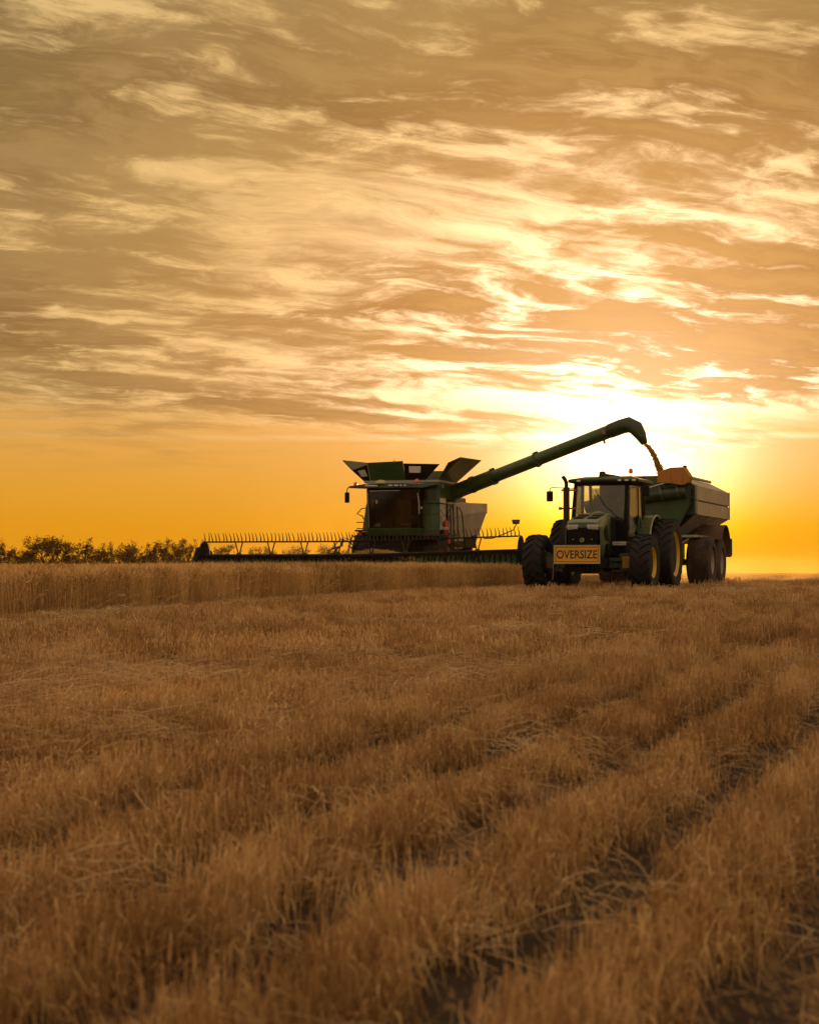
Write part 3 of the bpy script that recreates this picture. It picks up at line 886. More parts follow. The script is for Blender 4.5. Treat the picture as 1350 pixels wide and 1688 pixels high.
    # panes
    MB().slab([(-.76, 1.47, 2.96), (.64, 1.47, 2.96), (.60, 1.42, 1.95), (-.80, 1.42, 1.95)], .008).build('windscreen', 'glass_tractor', t)
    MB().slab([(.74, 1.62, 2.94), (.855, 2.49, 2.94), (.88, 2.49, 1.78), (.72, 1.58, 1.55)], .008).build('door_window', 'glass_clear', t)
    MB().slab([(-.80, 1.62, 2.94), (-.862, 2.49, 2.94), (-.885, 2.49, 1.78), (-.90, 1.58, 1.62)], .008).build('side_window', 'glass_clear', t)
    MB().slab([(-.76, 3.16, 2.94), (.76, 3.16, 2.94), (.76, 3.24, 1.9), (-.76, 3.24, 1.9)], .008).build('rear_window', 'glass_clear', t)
    # door hardware
    d = MB(); d.bar((.86, 2.20, 1.62), (.84, 2.20, 2.9), .025); d.tube([(.80, 1.75, 1.95), (.90, 1.85, 2.10), (.93, 2.1, 2.0), (.93, 2.15, 1.75)], .016, 6)
    d.box(.80, .86, 1.95, 2.1, 1.85, 2.06)
    d.build('door_handle', 'black', t)
    MB().tube([(.45, 1.40, 2.02), (.05, 1.40, 2.38), (-.22, 1.44, 2.82)], .010, 6).build('wiper', 'black', t)
    # inside
    s = MB(); s.box(-.28, .28, 2.15, 2.65, 1.55, 1.85); s.box(-.27, .27, 2.6, 2.76, 1.8, 2.55); s.box(-.15, .15, 2.62, 2.74, 2.52, 2.75); s.box(-.36, -.28, 2.2, 2.6, 1.95, 2.02); s.box(.28, .40, 2.2, 2.6, 1.95, 2.05)
    s.build('driver_seat', 'seat', t, .04)
    w = MB(); w.lathe([(-.012, .19), (.012, .19), (.012, .215), (-.012, .215)], 24, 'y', (0, 0, 0), closed=True); w.bar((-.19, 0, 0), (.19, 0, 0), .03); w.bar((0, 0, 0), (0, 0, -.19), .03)
    sw = w.build('steering_wheel', 'black', t, loc=(-.05, 1.88, 2.06)); sw.rotation_euler = (R(-52), 0, 0)
    m = MB(); m.box(-.35, .25, 1.56, 1.72, 1.5, 2.0); m.bar((-.05, 1.66, 1.95), (-.05, 1.85, 2.05), .07); m.box(.42, .62, 1.75, 1.80, 2.0, 2.22)
    m.build('dashboard', 'black', t, .02)
    # exhaust and intake on the right of the hood
    e = MB(); e.tube([(-1.05, 1.4, 1.55), (-1.05, 1.4, 2.90)], .092, 16); e.tube([(-1.05, 1.4, 2.90), (-1.05, 1.4, 3.02), (-1.08, 1.37, 3.12), (-1.14, 1.33, 3.21)], .055, 14)
    ex = e.build('exhaust_stack', 'metal', t)
    MB().bar((-1.20, 1.4, 2.82), (-.78, 1.45, 2.82), .055).build('exhaust_bracket', 'red', ex)
    MB().bar((-1.20, 1.4, 2.30), (-.78, 1.45, 2.30), .05).build('exhaust_bracket', 'red', ex)
    MB().bar((-1.19, 1.4, 2.30), (-1.27, 1.4, 2.30), .085).build('bracket_lamp', 'red', ex, .01)
    MB().box(-1.15, -.95, 1.33, 1.6, 1.42, 1.56).build('exhaust_base', 'metal', ex, .01)
    def mirror(s, x, zt):
        mb = MB(); mb.tube([(s * .82, 1.45, 2.87), (s * (x - .06), 1.38, 2.90), (s * x, 1.38, 2.87), (s * x, 1.38, 2.80)], .014, 6)
        q = mb.build('mirror_arm', 'metal', t)
        MB().box(s * x - .095, s * x + .095, 1.34, 1.41, zt - .30, zt).build('mirror', 'black', q, .03)
    mirror(-1, 1.53, 2.80); mirror(1, 1.25, 2.92)
    # fenders
    for s in (-1, 1):
        a, bb = [], []
        for i in range(11):
            an = R(175 - i * 12.5); rr_ = 1.13
            a.append((s * .86, 3.05 + math.cos(an) * rr_, 1.0 + math.sin(an) * rr_)); bb.append((s * 1.20, 3.05 + math.cos(an) * rr_, 1.0 + math.sin(an) * rr_))
        mb = MB(); n = len(a)
        ia = [(p[0], 3.05 + (p[1] - 3.05) * .965, 1 + (p[2] - 1) * .965) for p in a]; ib = [(p[0], 3.05 + (p[1] - 3.05) * .965, 1 + (p[2] - 1) * .965) for p in bb]
        for i in range(n - 1):
            mb.hexa([a[i], bb[i], ib[i], ia[i], a[i + 1], bb[i + 1], ib[i + 1], ia[i + 1]])
        mb.box(min(s * .84, s * .87), max(s * .84, s * .87), 2.1, 3.9, 1.2, 1.95)
        f = mb.build('fender', 'green', t)
        ed = MB(); ed.tube([(p[0] + s * .01, p[1], p[2]) for p in bb], .022, 6)
        ed.build('fender_edge', 'grey', f)
    # steps, tank, plate on the left of the cab
    st = MB().box(.78, .82, 1.33, 1.77, .50, 1.40).build('step_plate', 'black', t, .006)
    for zz in (.55, .85, 1.15): MB().box(.82, 1.12, 1.35, 1.75, zz, zz + .04).build('step', 'black', st, .006)
    MB().box(-1.05, -.55, .9, 2.1, .55, 1.25).build('fuel_tank', 'black', t, .06)
    MB().box(.46, .86, .55, 1.5, .55, 1.35).build('fuel_tank', 'black', t, .06)
    pl = MB().box(.26, .64, 1.185, 1.20, 1.215, 1.325)
    pl = MB().box(.49, .87, .500, .515, 1.235, 1.335).build('number_plate', 'white', t, .003)
    ch = MB(); g = random.Random(4)
    for k in range(7):
        x = .535 + k * .048; ch.box(x, x + .010, .4965, .5005, 1.255, 1.315); ch.box(x + .012, x + .03, .4965, .5005, 1.255 + .05 * g.random(), 1.270 + .045 * g.random())
    ch.build('plate_characters', 'letter', pl)
    # hoses and shine points round the axle
    for (x, y) in ((.40, -.3), (.52, .1), (.48, .6)):
        MB().tube([(x, y, 1.15), (x + .12, y - .1, 1.0), (x + .18, y, .8), (x + .1, y + .1, .62)], .02, 6).build('hydraulic_hose', 'black', t)
    return t
tractor()

# ------------------------------------------------------------------ grain cart
def grain_cart():
    t = empty('grain_cart', (7.6, 58.0, 0.0), -R(19), 'green and grey chaser bin on tandem wheels hitched behind the tractor', 'grain cart')
    L = 6.5
    # side panels, pressed in two courses with a rib between
    for s in (1, -1):
        x = 1.55 * s
        for (z0, z1, o) in ((2.34, 2.73, 0.0), (2.77, 3.23, 0.0)):
            MB().hexa([(x, .0, z0), (x, L, z0), (x - .05 * s, L, z0), (x - .05 * s, .0, z0), (x, .0, z1), (x, L, z1), (x - .05 * s, L, z1), (x - .05 * s, .0, z1)]).build('side_panel', 'grey', t, .012)
        MB().box(min(x - .035 * s, x - .05 * s), max(x - .035 * s, x - .05 * s), .02, L - .02, 2.72, 2.78).build('side_joint', 'metal', t)
        rb = MB()
        for y in (.02, L - .06): rb.box(min(x, x + .03 * s), max(x, x + .03 * s), y, y + .05, 2.30, 3.25)
        rb.box(min(x, x + .04 * s), max(x, x + .04 * s), 0, L, 2.30, 2.345)
        rb.build('side_frame', 'grey', t, .006)
        # sloping roof-side and sloping hopper
        MB().hexa([(x, .0, 3.23), (x, L, 3.23), (.92 * s, L - .1, 3.56), (.92 * s, .1, 3.56), (x - .04 * s, .0, 3.20), (x - .04 * s, L, 3.20), (.90 * s, L - .1, 3.52), (.90 * s, .1, 3.52)]).build('upper_slope', 'grey', t, .008)
        MB().hexa([(x, .0, 2.31), (x, L, 2.31), (.55 * s, L - 1.0, 1.62), (.55 * s, .9, 1.62), (x - .05 * s, .0, 2.31), (x - .05 * s, L, 2.31), (.50 * s, L - 1.0, 1.62), (.50 * s, .9, 1.62)]).build('hopper_slope', 'grey', t, .008)
        for k in range(4):
            f = .15 + k * .23
            MB().bar((x - .01 * s, L * f, 2.29), (.56 * s, .9 + (L - 1.9) * f, 1.64), .05, .04).build('hopper_rib', 'grey', t)
    # ends
    def end(y, yb, name, mat):
        MB().prism([(-1.50, y, 2.31), (1.50, y, 2.31), (1.50, y, 3.22), (.90, y + .1 * (1 if y < 3 else -1), 3.54), (-.90, y + .1 * (1 if y < 3 else -1), 3.54), (-1.50, y, 3.22)],
                   [(-1.50, y + .05, 2.31), (1.50, y + .05, 2.31), (1.50, y + .05, 3.22), (.90, y + .15 * (1 if y < 3 else -1), 3.54), (-.90, y + .15 * (1 if y < 3 else -1), 3.54), (-1.50, y + .05, 3.22)]).build(name, mat, t)
        MB().hexa([(-1.50, y, 2.31), (1.50, y, 2.31), (.52, yb, 1.62), (-.52, yb, 1.62), (-1.50, y + .05, 2.31), (1.50, y + .05, 2.31), (.52, yb + .05, 1.62), (-.52, yb + .05, 1.62)]).build(name, mat, t)
    end(.0, .9, 'front_panel', 'green_dark'); end(L - .05, L - 1.05, 'rear_panel', 'grey')
    # tarp roll and roof bows
    tp = MB(); tp.tube([(.90, .1, 3.60), (.92, L - .15, 3.62)], .05, 10); tp.box(-.9, .9, .1, L - .1, 3.50, 3.56)
    tp.build('tarp_cover', 'grey', t)
    # front gantry plate: the green face seen beside the cab
    fp = MB()
    fp.prism([(-1.50, -.26, 1.98), (1.02, -.26, 1.98), (1.36, -.26, 2.6), (1.40, -.26, 3.40), (1.0, -.26, 3.50), (-1.50, -.26, 3.44)], [(-1.50, -.20, 1.98), (1.02, -.20, 1.98), (1.36, -.20, 2.6), (1.40, -.20, 3.40), (1.0, -.20, 3.50), (-1.50, -.20, 3.44)])
    fr = fp.build('front_gantry', 'green', t, .012)
    eg = MB()
    for (a, b) in (((1.38, -.24, 2.6), (1.42, -.24, 3.42)), ((1.04, -.24, 1.98), (1.38, -.24, 2.6)), ((1.50, -.10, 2.35), (1.50, -.10, 3.2)), ((1.50, -.02, 2.75), (1.36, -.2, 2.60)), ((1.36, -.2, 2.9), (1.50, -.05, 2.8)), ((1.36, -.2, 3.2), (1.5, -.05, 3.1))):
        eg.bar(a, b, .045)
    eg.build('gantry_frame', 'green_dark', fr)
    # folded unloading auger lying across the front, with its orange spout
    au = MB(); au.tube([(-1.9, -.55, 2.55), (-.2, -.50, 2.86), (1.30, -.42, 3.02)], .20, 16)
    ag = au.build('cart_auger', 'green_dark', t)
    for f in (.15, .5, .85):
        c = Vector((-.2, -.50, 2.86)).lerp(Vector((1.30, -.42, 3.02)), f)
        MB().tube([c - Vector((.04, 0, .01)), c + Vector((.04, 0, .01))], .235, 16).build('auger_flange', 'green', ag)
    MB().tube([(-.6, -.66, 3.0), (.1, -.66, 3.12), (.85, -.60, 3.33)], .03, 8).build('fold_ram', 'steel', ag)
    sp = MB()
    def ring(x, y0, y1, z0, z1): return [(x, y0, z0), (x, y1, z0), (x, y1, z1), (x, y0, z1)]
    o1 = [(.42, -.62, 3.30), (.42, -.05, 3.34), (.45, -.05, 3.66), (.45, -.62, 3.64)]
    o2 = [(.90, -.70, 3.26), (.90, -.02, 3.30), (.86, -.02, 3.79), (.86, -.70, 3.77)]
    o3 = [(1.22, -.66, 3.20), (1.22, -.02, 3.24), (1.26, -.02, 3.80), (1.26, -.66, 3.78)]
    o4 = [(1.40, -.58, 3.28), (1.40, -.06, 3.30), (1.46, -.06, 3.50), (1.46, -.58, 3.48)]
    for a, b in ((o1, o2), (o2, o3), (o3, o4)): sp.hexa(a + b)
    spo = sp.build('auger_spout', 'sunglow_spout', t, .02, label='rubber spout coloured orange as if lit through by the low sun')
    MB().box(1.22, 1.29, -.5, -.15, 3.79, 3.84).build('spout_hinge', 'metal', spo, .008)
    # maker's script, red flash and amber triangle on the front
    lg = MB()
    for k, dxk in enumerate((0, .16, .29, .40)):
        x = -1.30 + dxk * .9; hgt = (.22, .20, .13, .13)[k]
        lg.tube([(x, -.965, 2.76), (x + .05, -.965, 2.74 + hgt * .2), (x + .13, -.965, 2.76 + hgt), (x + .08, -.965, 2.77 + hgt), (x + .04, -.965, 2.80), (x + .10, -.965, 2.75)], .010, 5)
    sc_ = lg.build('maker_script', 'letter_pale', fr, label='pale slanted script on the dark front')
    MB().hexa([(-.86, -.965, 2.735), (-.60, -.965, 2.765), (-.60, -.965, 2.845), (-.86, -.965, 2.80), (-.86, -.95, 2.735), (-.60, -.95, 2.765), (-.60, -.95, 2.845), (-.86, -.95, 2.80)]).build('red_flash', 'red', fr)
    MB().tube([(-1.32, -.965, 2.655), (-1.1, -.965, 2.70), (-.92, -.965, 2.70)], .012, 5).build('script_underline', 'letter_pale', fr)
    MB().prism([(-1.04, -.965, 2.69), (-.80, -.965, 2.71), (-.90, -.965, 2.56), (-.96, -.965, 2.56)], [(-1.04, -.95, 2.69), (-.80, -.95, 2.71), (-.90, -.95, 2.56), (-.96, -.95, 2.56)]).build('amber_triangle', 'yellow', fr)
    bp = MB().prism([(-1.55, -.95, 2.50), (-.45, -.95, 2.62), (-.45, -.95, 2.98), (-1.55, -.95, 2.92)], [(-1.55, -.90, 2.50), (-.45, -.90, 2.62), (-.45, -.90, 2.98), (-1.55, -.90, 2.92)])
    bp.build('name_board', 'black', fr)
    MB().box(-1.52, -1.36, -.975, -.955, 2.62, 2.80).build('amber_reflector', 'yellow_dim', fr, .01)
    MB().box(1.06, 1.20, -.275, -.265, 3.0, 3.12).build('decal', 'letter_pale', fr)
    # chassis, drawbar, axles
    c = MB()
    for s in (-1, 1): c.box(s * .55 - .08, s * .55 + .08, -.1, L - .3, 1.42, 1.62)
    c.bar((.5, .1, 1.35), (.05, -3.3, .62), .16, .2); c.bar((-.5, .1, 1.35), (-.05, -3.3, .62), .16, .2)
    c.box(-.12, .12, -3.75, -3.2, .52, .66)
    c.box(-.75, .85, -.12, .02, .95, 1.62)
    for y in (1.5, 3.35): c.box(-1.2, 1.2, y - .1, y + .1, .70, .90)
    c.box(-.5, -.3, 1.2, 3.7, .85, 1.42); c.box(.3, .5, 1.2, 3.7, .85, 1.42)
    c.build('chassis', 'green_dark', t, .012)
    sk = MB(); sk.box(.60, 1.5, 1.0, 4.6, 1.60, 1.66); sk.box(.55, 1.60, -.02, .05, 1.58, 1.66); sk.bar((.62, .02, 1.60), (.62, .02, .75), .06); sk.bar((.95, .02, 1.60), (.95, .02, 1.0), .05); sk.bar((.62, .02, 1.05), (1.3, .02, 1.55), .035)
    sk.build('side_rail', 'grey', t, .006)
    # wheels
    w1 = make_wheel(t, (1.45, 1.5, .82), .82, .80, .42, 0, 'rubber_dusty', 'grey', smooth=True, hubmat='metal')
    for (x, y, fl) in ((1.45, 3.35, False), (-1.45, 1.5, True), (-1.45, 3.35, True)):
        mirror_wheel(w1, t, (x, y, .82), .4 * y, fl)
    # rear mudguard with flap and lamp on each side
    for s in (-1, 1):
        mb = MB(); yc, zc_ = 3.55, 1.05
        for i in range(9):
            a0, a1 = R(150 - i * 17), R(150 - (i + 1) * 17)
            def q(a, r_, x): return (x, yc + math.cos(a) * r_, zc_ + math.sin(a) * r_ * .98)
            xs = (1.02 * s, 1.92 * s)
            mb.hexa([q(a0, 1.03, xs[0]), q(a0, 1.03, xs[1]), q(a0, 1.0, xs[1]), q(a0, 1.0, xs[0]), q(a1, 1.03, xs[0]), q(a1, 1.03, xs[1]), q(a1, 1.0, xs[1]), q(a1, 1.0, xs[0])])
        mg = mb.build('mudguard', 'rust', t)
        MB().box(min(s * 1.0, s * 1.9), max(s * 1.0, s * 1.9), 4.56, 4.60, .98, 1.62).build('mud_flap', 'rubber', mg, .01)
        MB().box(min(s * 1.72, s * 1.96), max(s * 1.72, s * 1.96), 4.50, 4.555, 1.02, 1.60).build('tail_lamp_board', 'dull_red', mg, .01)
    # ladder
    ld = MB()
    for x in (-1.15, -.85): ld.bar((x, -.9, 1.2), (x, -.30, 3.4), .03)
    ldo = ld.build('ladder', 'metal', t)
    for k in range(7):
        f = k / 7 + .05; MB().bar((-1.15, -.9 + .6 * f, 1.2 + 2.2 * f), (-.85, -.9 + .6 * f, 1.2 + 2.2 * f), .025).build('rung', 'metal', ldo)
    return t
grain_cart()
# ------------------------------------------------------------------ combine harvester
CA = R(15)
def combine():
    t = empty('combine_harvester', (-.56, 62.0, 0.0), -CA, 'green and grey combine harvester with a wide front and its unloading auger swung out', 'combine')
    # hull
    b = MB()
    b.box(-1.18, 1.46, .95, 6.3, 1.35, 2.85)
    b.box(-.95, .95, .5, 6.0, .80, 1.36)
    b.box(-1.0, 1.0, 5.6, 7.2, 1.7, 2.9)
    b.build('hull', 'black', t, .03)
    # front wall beside the cab
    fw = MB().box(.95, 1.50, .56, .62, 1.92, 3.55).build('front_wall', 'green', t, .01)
    for (x0, x1, z0, z1) in ((.86, 1.14, 2.02, 2.42), (1.17, 1.46, 2.02, 2.42), (.86, 1.14, 2.45, 2.84), (1.17, 1.46, 2.45, 2.84)):
        MB().box(x0, x1, .535, .562, z0, z1).build('access_panel', 'green', fw, .008)
    MB().box(.98, 1.34, .54, .562, 2.93, 3.40).build('side_window', 'glass_combine', fw, .006)
    MB().prism([(-1.30, .70, 1.92), (-.94, .70, 1.92), (-.94, .70, 2.82), (-1.16, .70, 2.82)], [(-1.30, .95, 1.92), (-.94, .95, 1.92), (-.94, .95, 2.82), (-1.16, .95, 2.82)]).build('side_shield', 'green', t, .01)
    MB().box(.80, 1.50, .30, .62, 1.72, 1.92).build('walkway_sill', 'green_dark', t, .01)
    # engine bay and rear hood behind the tank
    e = MB(); e.box(-1.25, 1.40, 3.35, 6.6, 2.855, 3.02); e.box(-1.1, 1.1, 3.5, 6.2, 3.02, 3.22)
    e.build('engine_deck', 'green_dark', t, .05)
    for (x0, x1, y0, y1, z1, nm) in ((.55, 1.10, 3.6, 4.5, 3.50, 'air_intake_box'), (.30, .95, 4.6, 5.6, 3.34, 'exhaust_cover'), (-1.0, -.2, 3.6, 5.2, 3.45, 'air_intake_box')):
        MB().hexa([(x0, y0, 3.22), (x1, y0, 3.22), (x1, y1, 3.22), (x0, y1, 3.22), (x0 + .08, y0 + .08, z1), (x1 - .08, y0 + .08, z1), (x1 - .08, y1 - .12, z1 - .04), (x0 + .08, y1 - .12, z1 - .04)]).build(nm, 'rust', t, .03)
    MB().tube([(.2, 3.9, 3.2), (.2, 3.9, 3.62)], .07, 12).build('exhaust_pipe', 'metal', t)
    # side panels: two big pale doors with a pressed crease, both sides
    for s in (1, -1):
        X = 1.60 if s > 0 else -1.42
        xi = 1.50 if s > 0 else -1.24; xj = xi - .09 * s; yf = .58 if s > 0 else 1.25
        def door(y0, y1, zt0, zt1, zc0, zc1, zb0, zb1, yb1, xin):
            th = -.05 * s
            q = [(X, y0, zc0), (X, y1, zc1), (X - .03 * s, y1, zt1), (X - .03 * s, y0, zt0)]
            l = [(X - .02 * s, y0, zc0 - .10), (X - .02 * s, y1, zc1 - .10), (X - xin * s, yb1, zb1), (X - xin * s, y0, zb0)]
            mb = MB()
            def plate(p): mb.hexa([(a, b_, c) for a, b_, c in p] + [(a + th, b_, c) for a, b_, c in p])
            plate(q); plate(l)
            plate([(X, y0, zc0), (X, y1, zc1), (X - .02 * s, y1, zc1 - .10), (X - .02 * s, y0, zc0 - .10)])
            return mb
        door(1.50, 4.20, 2.89, 2.97, 2.36, 2.55, 1.25, 1.30, 4.20, .18).build('side_door', 'grey', t, .015)
        door(4.24, 7.50, 2.97, 3.06, 2.55, 2.78, 1.30, 1.55, 6.5, .20).build('side_door', 'grey', t, .015)
        MB().hexa([(X, 7.2, 2.64), (X, 7.58, 2.68), (X, 7.58, 3.06), (X, 7.2, 3.05), (X - .06 * s, 7.2, 2.64), (X - .06 * s, 7.58, 2.68), (X - .06 * s, 7.58, 3.06), (X - .06 * s, 7.2, 3.05)]).build('rear_corner', 'grey', t, .01)
        MB().hexa([(xi, yf, 1.92), (xi, 1.46, 1.92), (xi, 1.46, 3.02), (xi, yf, 3.02), (xj, yf, 1.92), (xj, 1.46, 1.92), (xj, 1.46, 3.02), (xj, yf, 3.02)]).build('front_side_panel', 'white', t, .012)
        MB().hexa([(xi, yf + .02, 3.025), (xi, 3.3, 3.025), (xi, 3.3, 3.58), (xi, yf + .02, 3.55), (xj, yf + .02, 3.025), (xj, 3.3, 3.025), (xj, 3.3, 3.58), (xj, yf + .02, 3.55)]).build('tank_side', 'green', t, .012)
    MB().box(1.503, 1.512, .95, 1.05, 3.38, 3.47).build('decal', 'letter_pale', t)
    # tank rim and opened tank extensions
    rim = MB()
    for (x0, x1, y0, y1) in ((-1.20, 1.50, .56, .66), (-1.20, 1.50, 3.24, 3.34), (-1.22, -1.12, .66, 3.24), (1.42, 1.52, .66, 3.24)):
        rim.box(x0, x1, y0, y1, 3.56, 3.63)
    rim.build('tank_rim', 'grey', t, .01)
    MB().box(-1.12, 1.4, .7, 3.2, 3.0, 3.3).build('tank_floor', 'metal', t)
    def flap(pts, nm, mat, th=.03): return MB().slab(pts, th).build(nm, mat, t, .006)
    flap([(-.98, .62, 3.63), (.26, .62, 3.63), (.26, .30, 4.27), (-1.0, .30, 4.23)], 'tank_flap', 'green')
    flap([(.27, .60, 3.63), (.98, .62, 3.63), (1.55, .36, 4.15), (.27, .34, 4.19)], 'tank_corner_web', 'black')
    flap([(-1.00, .62, 3.63), (-1.20, .64, 3.63), (-1.56, .40, 4.0), (-1.02, .33, 4.18)], 'tank_corner_web', 'black')
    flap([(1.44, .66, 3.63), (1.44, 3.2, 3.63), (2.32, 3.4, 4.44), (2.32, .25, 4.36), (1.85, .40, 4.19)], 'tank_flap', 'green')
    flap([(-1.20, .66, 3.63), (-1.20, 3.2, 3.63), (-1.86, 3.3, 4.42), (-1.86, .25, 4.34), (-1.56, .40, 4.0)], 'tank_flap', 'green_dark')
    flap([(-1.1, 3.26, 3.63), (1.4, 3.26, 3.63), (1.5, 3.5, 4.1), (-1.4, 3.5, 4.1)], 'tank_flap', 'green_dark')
    MB().hexa([(.46, .395, 3.88), (.86, .39, 3.87), (.88, .36, 4.09), (.46, .365, 4.10), (.46, .41, 3.88), (.86, .405, 3.87), (.88, .375, 4.09), (.46, .38, 4.10)]).build('web_window', 'white', t, .01)
    MB().hexa([(-1.26, .44, 3.76), (-1.04, .44, 3.78), (-1.10, .31, 4.00), (-1.36, .33, 3.96), (-1.26, .47, 3.76), (-1.04, .47, 3.78), (-1.10, .34, 4.00), (-1.36, .36, 3.96)]).build('web_window', 'white', t, .01)
    MB().ball((-.05, .32, 4.26), .045, 10, 6).build('tank_lamp', 'amber', t)
    gp = MB()     # heaped grain in the tank
    gp.lathe([(0, 1.3), (.25, .8), (.42, .3), (.46, .0001)], 24, 'z', (0, 1.9, 3.32))
    gp.build('grain_heap', 'grain', t)
    # cab
    cf = MB()
    for s in (-1, 1):
        cf.bar((s * .88, .06, 1.95), (s * .90, .02, 3.32), .07, .09)
        cf.bar((s * .93, .98, 1.95), (s * .93, .98, 3.35), .07)
    cf.box(-.92, .92, .0, 1.0, 3.28, 3.36); cf.box(-.90, .90, .08, 1.0, 1.90, 1.98)
    cf.build('cab_frame', 'black', t, .012)
    gw = MB(); n = 8       # bowed windscreen
    pts = [(-.86 + 1.72 * i / n, -.10 * (1 - (2 * i / n - 1) ** 2)) for i in range(n + 1)]
    for i in range(n):
        (xa, ya), (xb, yb) = pts[i], pts[i + 1]
        gw.hexa([(xa, ya + .08, 1.99), (xb, yb + .08, 1.99), (xb, yb, 3.28), (xa, ya, 3.28), (xa, ya + .09, 1.99), (xb, yb + .09, 1.99), (xb, yb + .01, 3.28), (xa, ya + .01, 3.28)])
    gw.build('windscreen', 'glass_combine', t)
    for s in (-1, 1):
        MB().slab([(s * .905, .12, 3.26), (s * .93, .93, 3.26), (s * .93, .93, 2.0), (s * .90, .12, 2.0)], .008).build('side_glass', 'glass_combine', t)
    MB().box(-.85, .85, .97, 1.0, 2.0, 3.28).build('cab_back', 'black', t)
    skirt = MB(); pts2 = [(-.95 + 1.9 * i / n, -.14 * (1 - (2 * i / n - 1) ** 2)) for i in range(n + 1)]
    for i in range(n):
        (xa, ya), (xb, yb) = pts2[i], pts2[i + 1]
        skirt.hexa([(xa, ya + .12, 1.73), (xb, yb + .12, 1.73), (xb, yb + .02, 1.965), (xa, ya + .02, 1.965), (xa, .8, 1.73), (xb, .8, 1.73), (xb, .8, 1.965), (xa, .8, 1.965)])
    skirt.build('cab_skirt', 'green', t, .012)
    rf = MB(); n = 12
    for i in range(n):
        def sec(k):
            x = -1.06 + 2.12 * k / n; u = 2 * k / n - 1
            return x, -.42 + .22 * u * u, 3.33 + .0 * u, 3.49 - .05 * u * u
        xa, ya, za, ta = sec(i); xb, yb, zb, tb = sec(i + 1)
        rf.hexa([(xa, ya, za), (xb, yb, zb), (xb, 1.1, 3.36), (xa, 1.1, 3.36), (xa, ya + .05, ta), (xb, yb + .05, tb), (xb, 1.1, tb + .04), (xa, 1.1, ta + .04)])
    roof = rf.build('cab_roof', 'green_dark', t, .02)
    tr = MB()
    tr.tube([(-1.0, -.16, 3.47), (-.6, -.28, 3.50), (0, -.36, 3.515), (.6, -.28, 3.50), (1.0, -.16, 3.47)], .018, 6)
    tr.build('roof_trim', 'grey', roof)
    MB().hexa([(-1.50, -.30, 3.35), (-1.0, -.20, 3.33), (-1.0, .1, 3.33), (-1.50, .0, 3.35), (-1.48, -.30, 3.41), (-1.0, -.20, 3.47), (-1.0, .1, 3.47), (-1.48, .0, 3.41)]).build('roof_wing', 'green_dark', roof, .01)
    MB().hexa([(1.50, -.10, 3.42), (1.0, -.18, 3.33), (1.0, .5, 3.33), (1.50, .5, 3.42), (1.50, -.10, 3.50), (1.0, -.18, 3.48), (1.0, .5, 3.50), (1.50, .5, 3.52)]).build('roof_wing', 'green', roof, .01)
    for x in (-.88, -.78, -.66, -.52, .02, .22, .38, .52):
        wdt = .07 if x in (-.66, -.52, .02, .22) else .035
        yy = -.42 + .22 * (x / 1.06) ** 2
        MB().box(x - wdt, x + wdt, yy - .012, yy + .03, 3.385, 3.435).build('roof_light', 'lens', roof, .008)
    MB().lathe([(0, .20), (.03, .21), (.09, .17), (.13, .10), (.145, .0001)], 20, 'z', (-.36, -.24, 3.475)).build('receiver_dome', 'dome', roof)
    for (x, y, zz) in ((-1.28, -.18, 3.40), (.86, -.08, 3.49)):
        bc = MB().tube([(x, y, zz - .02), (x, y, zz + .04)], .05, 10).build('beacon', 'metal', roof)
        MB().lathe([(0, .065), (.08, .062), (.11, .04), (.115, .0001)], 14, 'z', (x, y, zz + .04)).build('beacon_lens', 'amber', bc)
    MB().bar((-.80, -.14, 3.24), (.28, -.17, 3.25), .035, .022).build('visor_glint', 'white', roof)  # white strip paints in the sun's reflection on the visor
    ma = MB().tube([(-1.46, -.25, 3.38), (-1.53, -.3, 3.34), (-1.55, -.3, 3.20)], .018, 6).build('mirror_arm', 'metal', t)
    MB().box(-1.63, -1.46, -.33, -.27, 2.84, 3.20).build('mirror', 'black', ma, .03)
    # cab door handle, grab rails and pale reflections of the door rail
    MB().tube([(.86, -.02, 3.16), (.90, -.06, 3.05), (.93, -.05, 2.75), (.93, -.04, 2.45)], .022, 6).build('grab_rail', 'grey', t)
    MB().box(.95, 1.02, .02, .06, 2.62, 2.70).build('door_handle', 'steel', t, .01)
    # inside the cab
    s_ = MB(); s_.box(-.12, .44, .45, .85, 2.0, 2.38); s_.box(-.10, .42, .72, .90, 2.3, 2.98); s_.box(.50, .64, .3, .8, 2.3, 2.42)
    s_.build('driver_seat', 'seat', t, .04)  # seat placed and toned olive to stand for a windscreen reflection
    w = MB(); w.lathe([(-.012, .17), (.012, .17), (.012, .20), (-.012, .20)], 22, 'y', (0, 0, 0), closed=True); w.bar((-.17, 0, 0), (.17, 0, 0), .03)
    sw = w.build('steering_wheel', 'black', t, loc=(-.02, .32, 2.50)); sw.rotation_euler = (R(-58), 0, 0)
    MB().bar((-.02, .2, 1.98), (-.02, .31, 2.48), .08).build('steering_column', 'black', t)
    MB().box(.26, .56, .12, .16, 2.09, 2.125).build('pale_strip', 'lens', t, .006)  # pale pieces for whitish marks low in the windscreen
    MB().box(.55, .575, .12, .16, 2.02, 2.09).build('pale_post', 'lens', t, .004)
    MB().ball((-.12, .13, 2.05), .035, 10, 6).build('cab_lamp', 'amber', t)
    MB().bar((-.86, -.0, 2.0), (-.885, -.03, 3.2), .02, .02).build('windscreen_trim', 'grey', t)
    MB().hexa([(-.74, .1, 2.03), (-.50, .1, 2.03), (-.50, .2, 2.03), (-.74, .2, 2.03), (-.62, .12, 2.13), (-.50, .12, 2.16), (-.50, .18, 2.16), (-.62, .18, 2.13)]).build('pale_wedge', 'lens', t)  # pale wedge for another whitish mark low in the windscreen
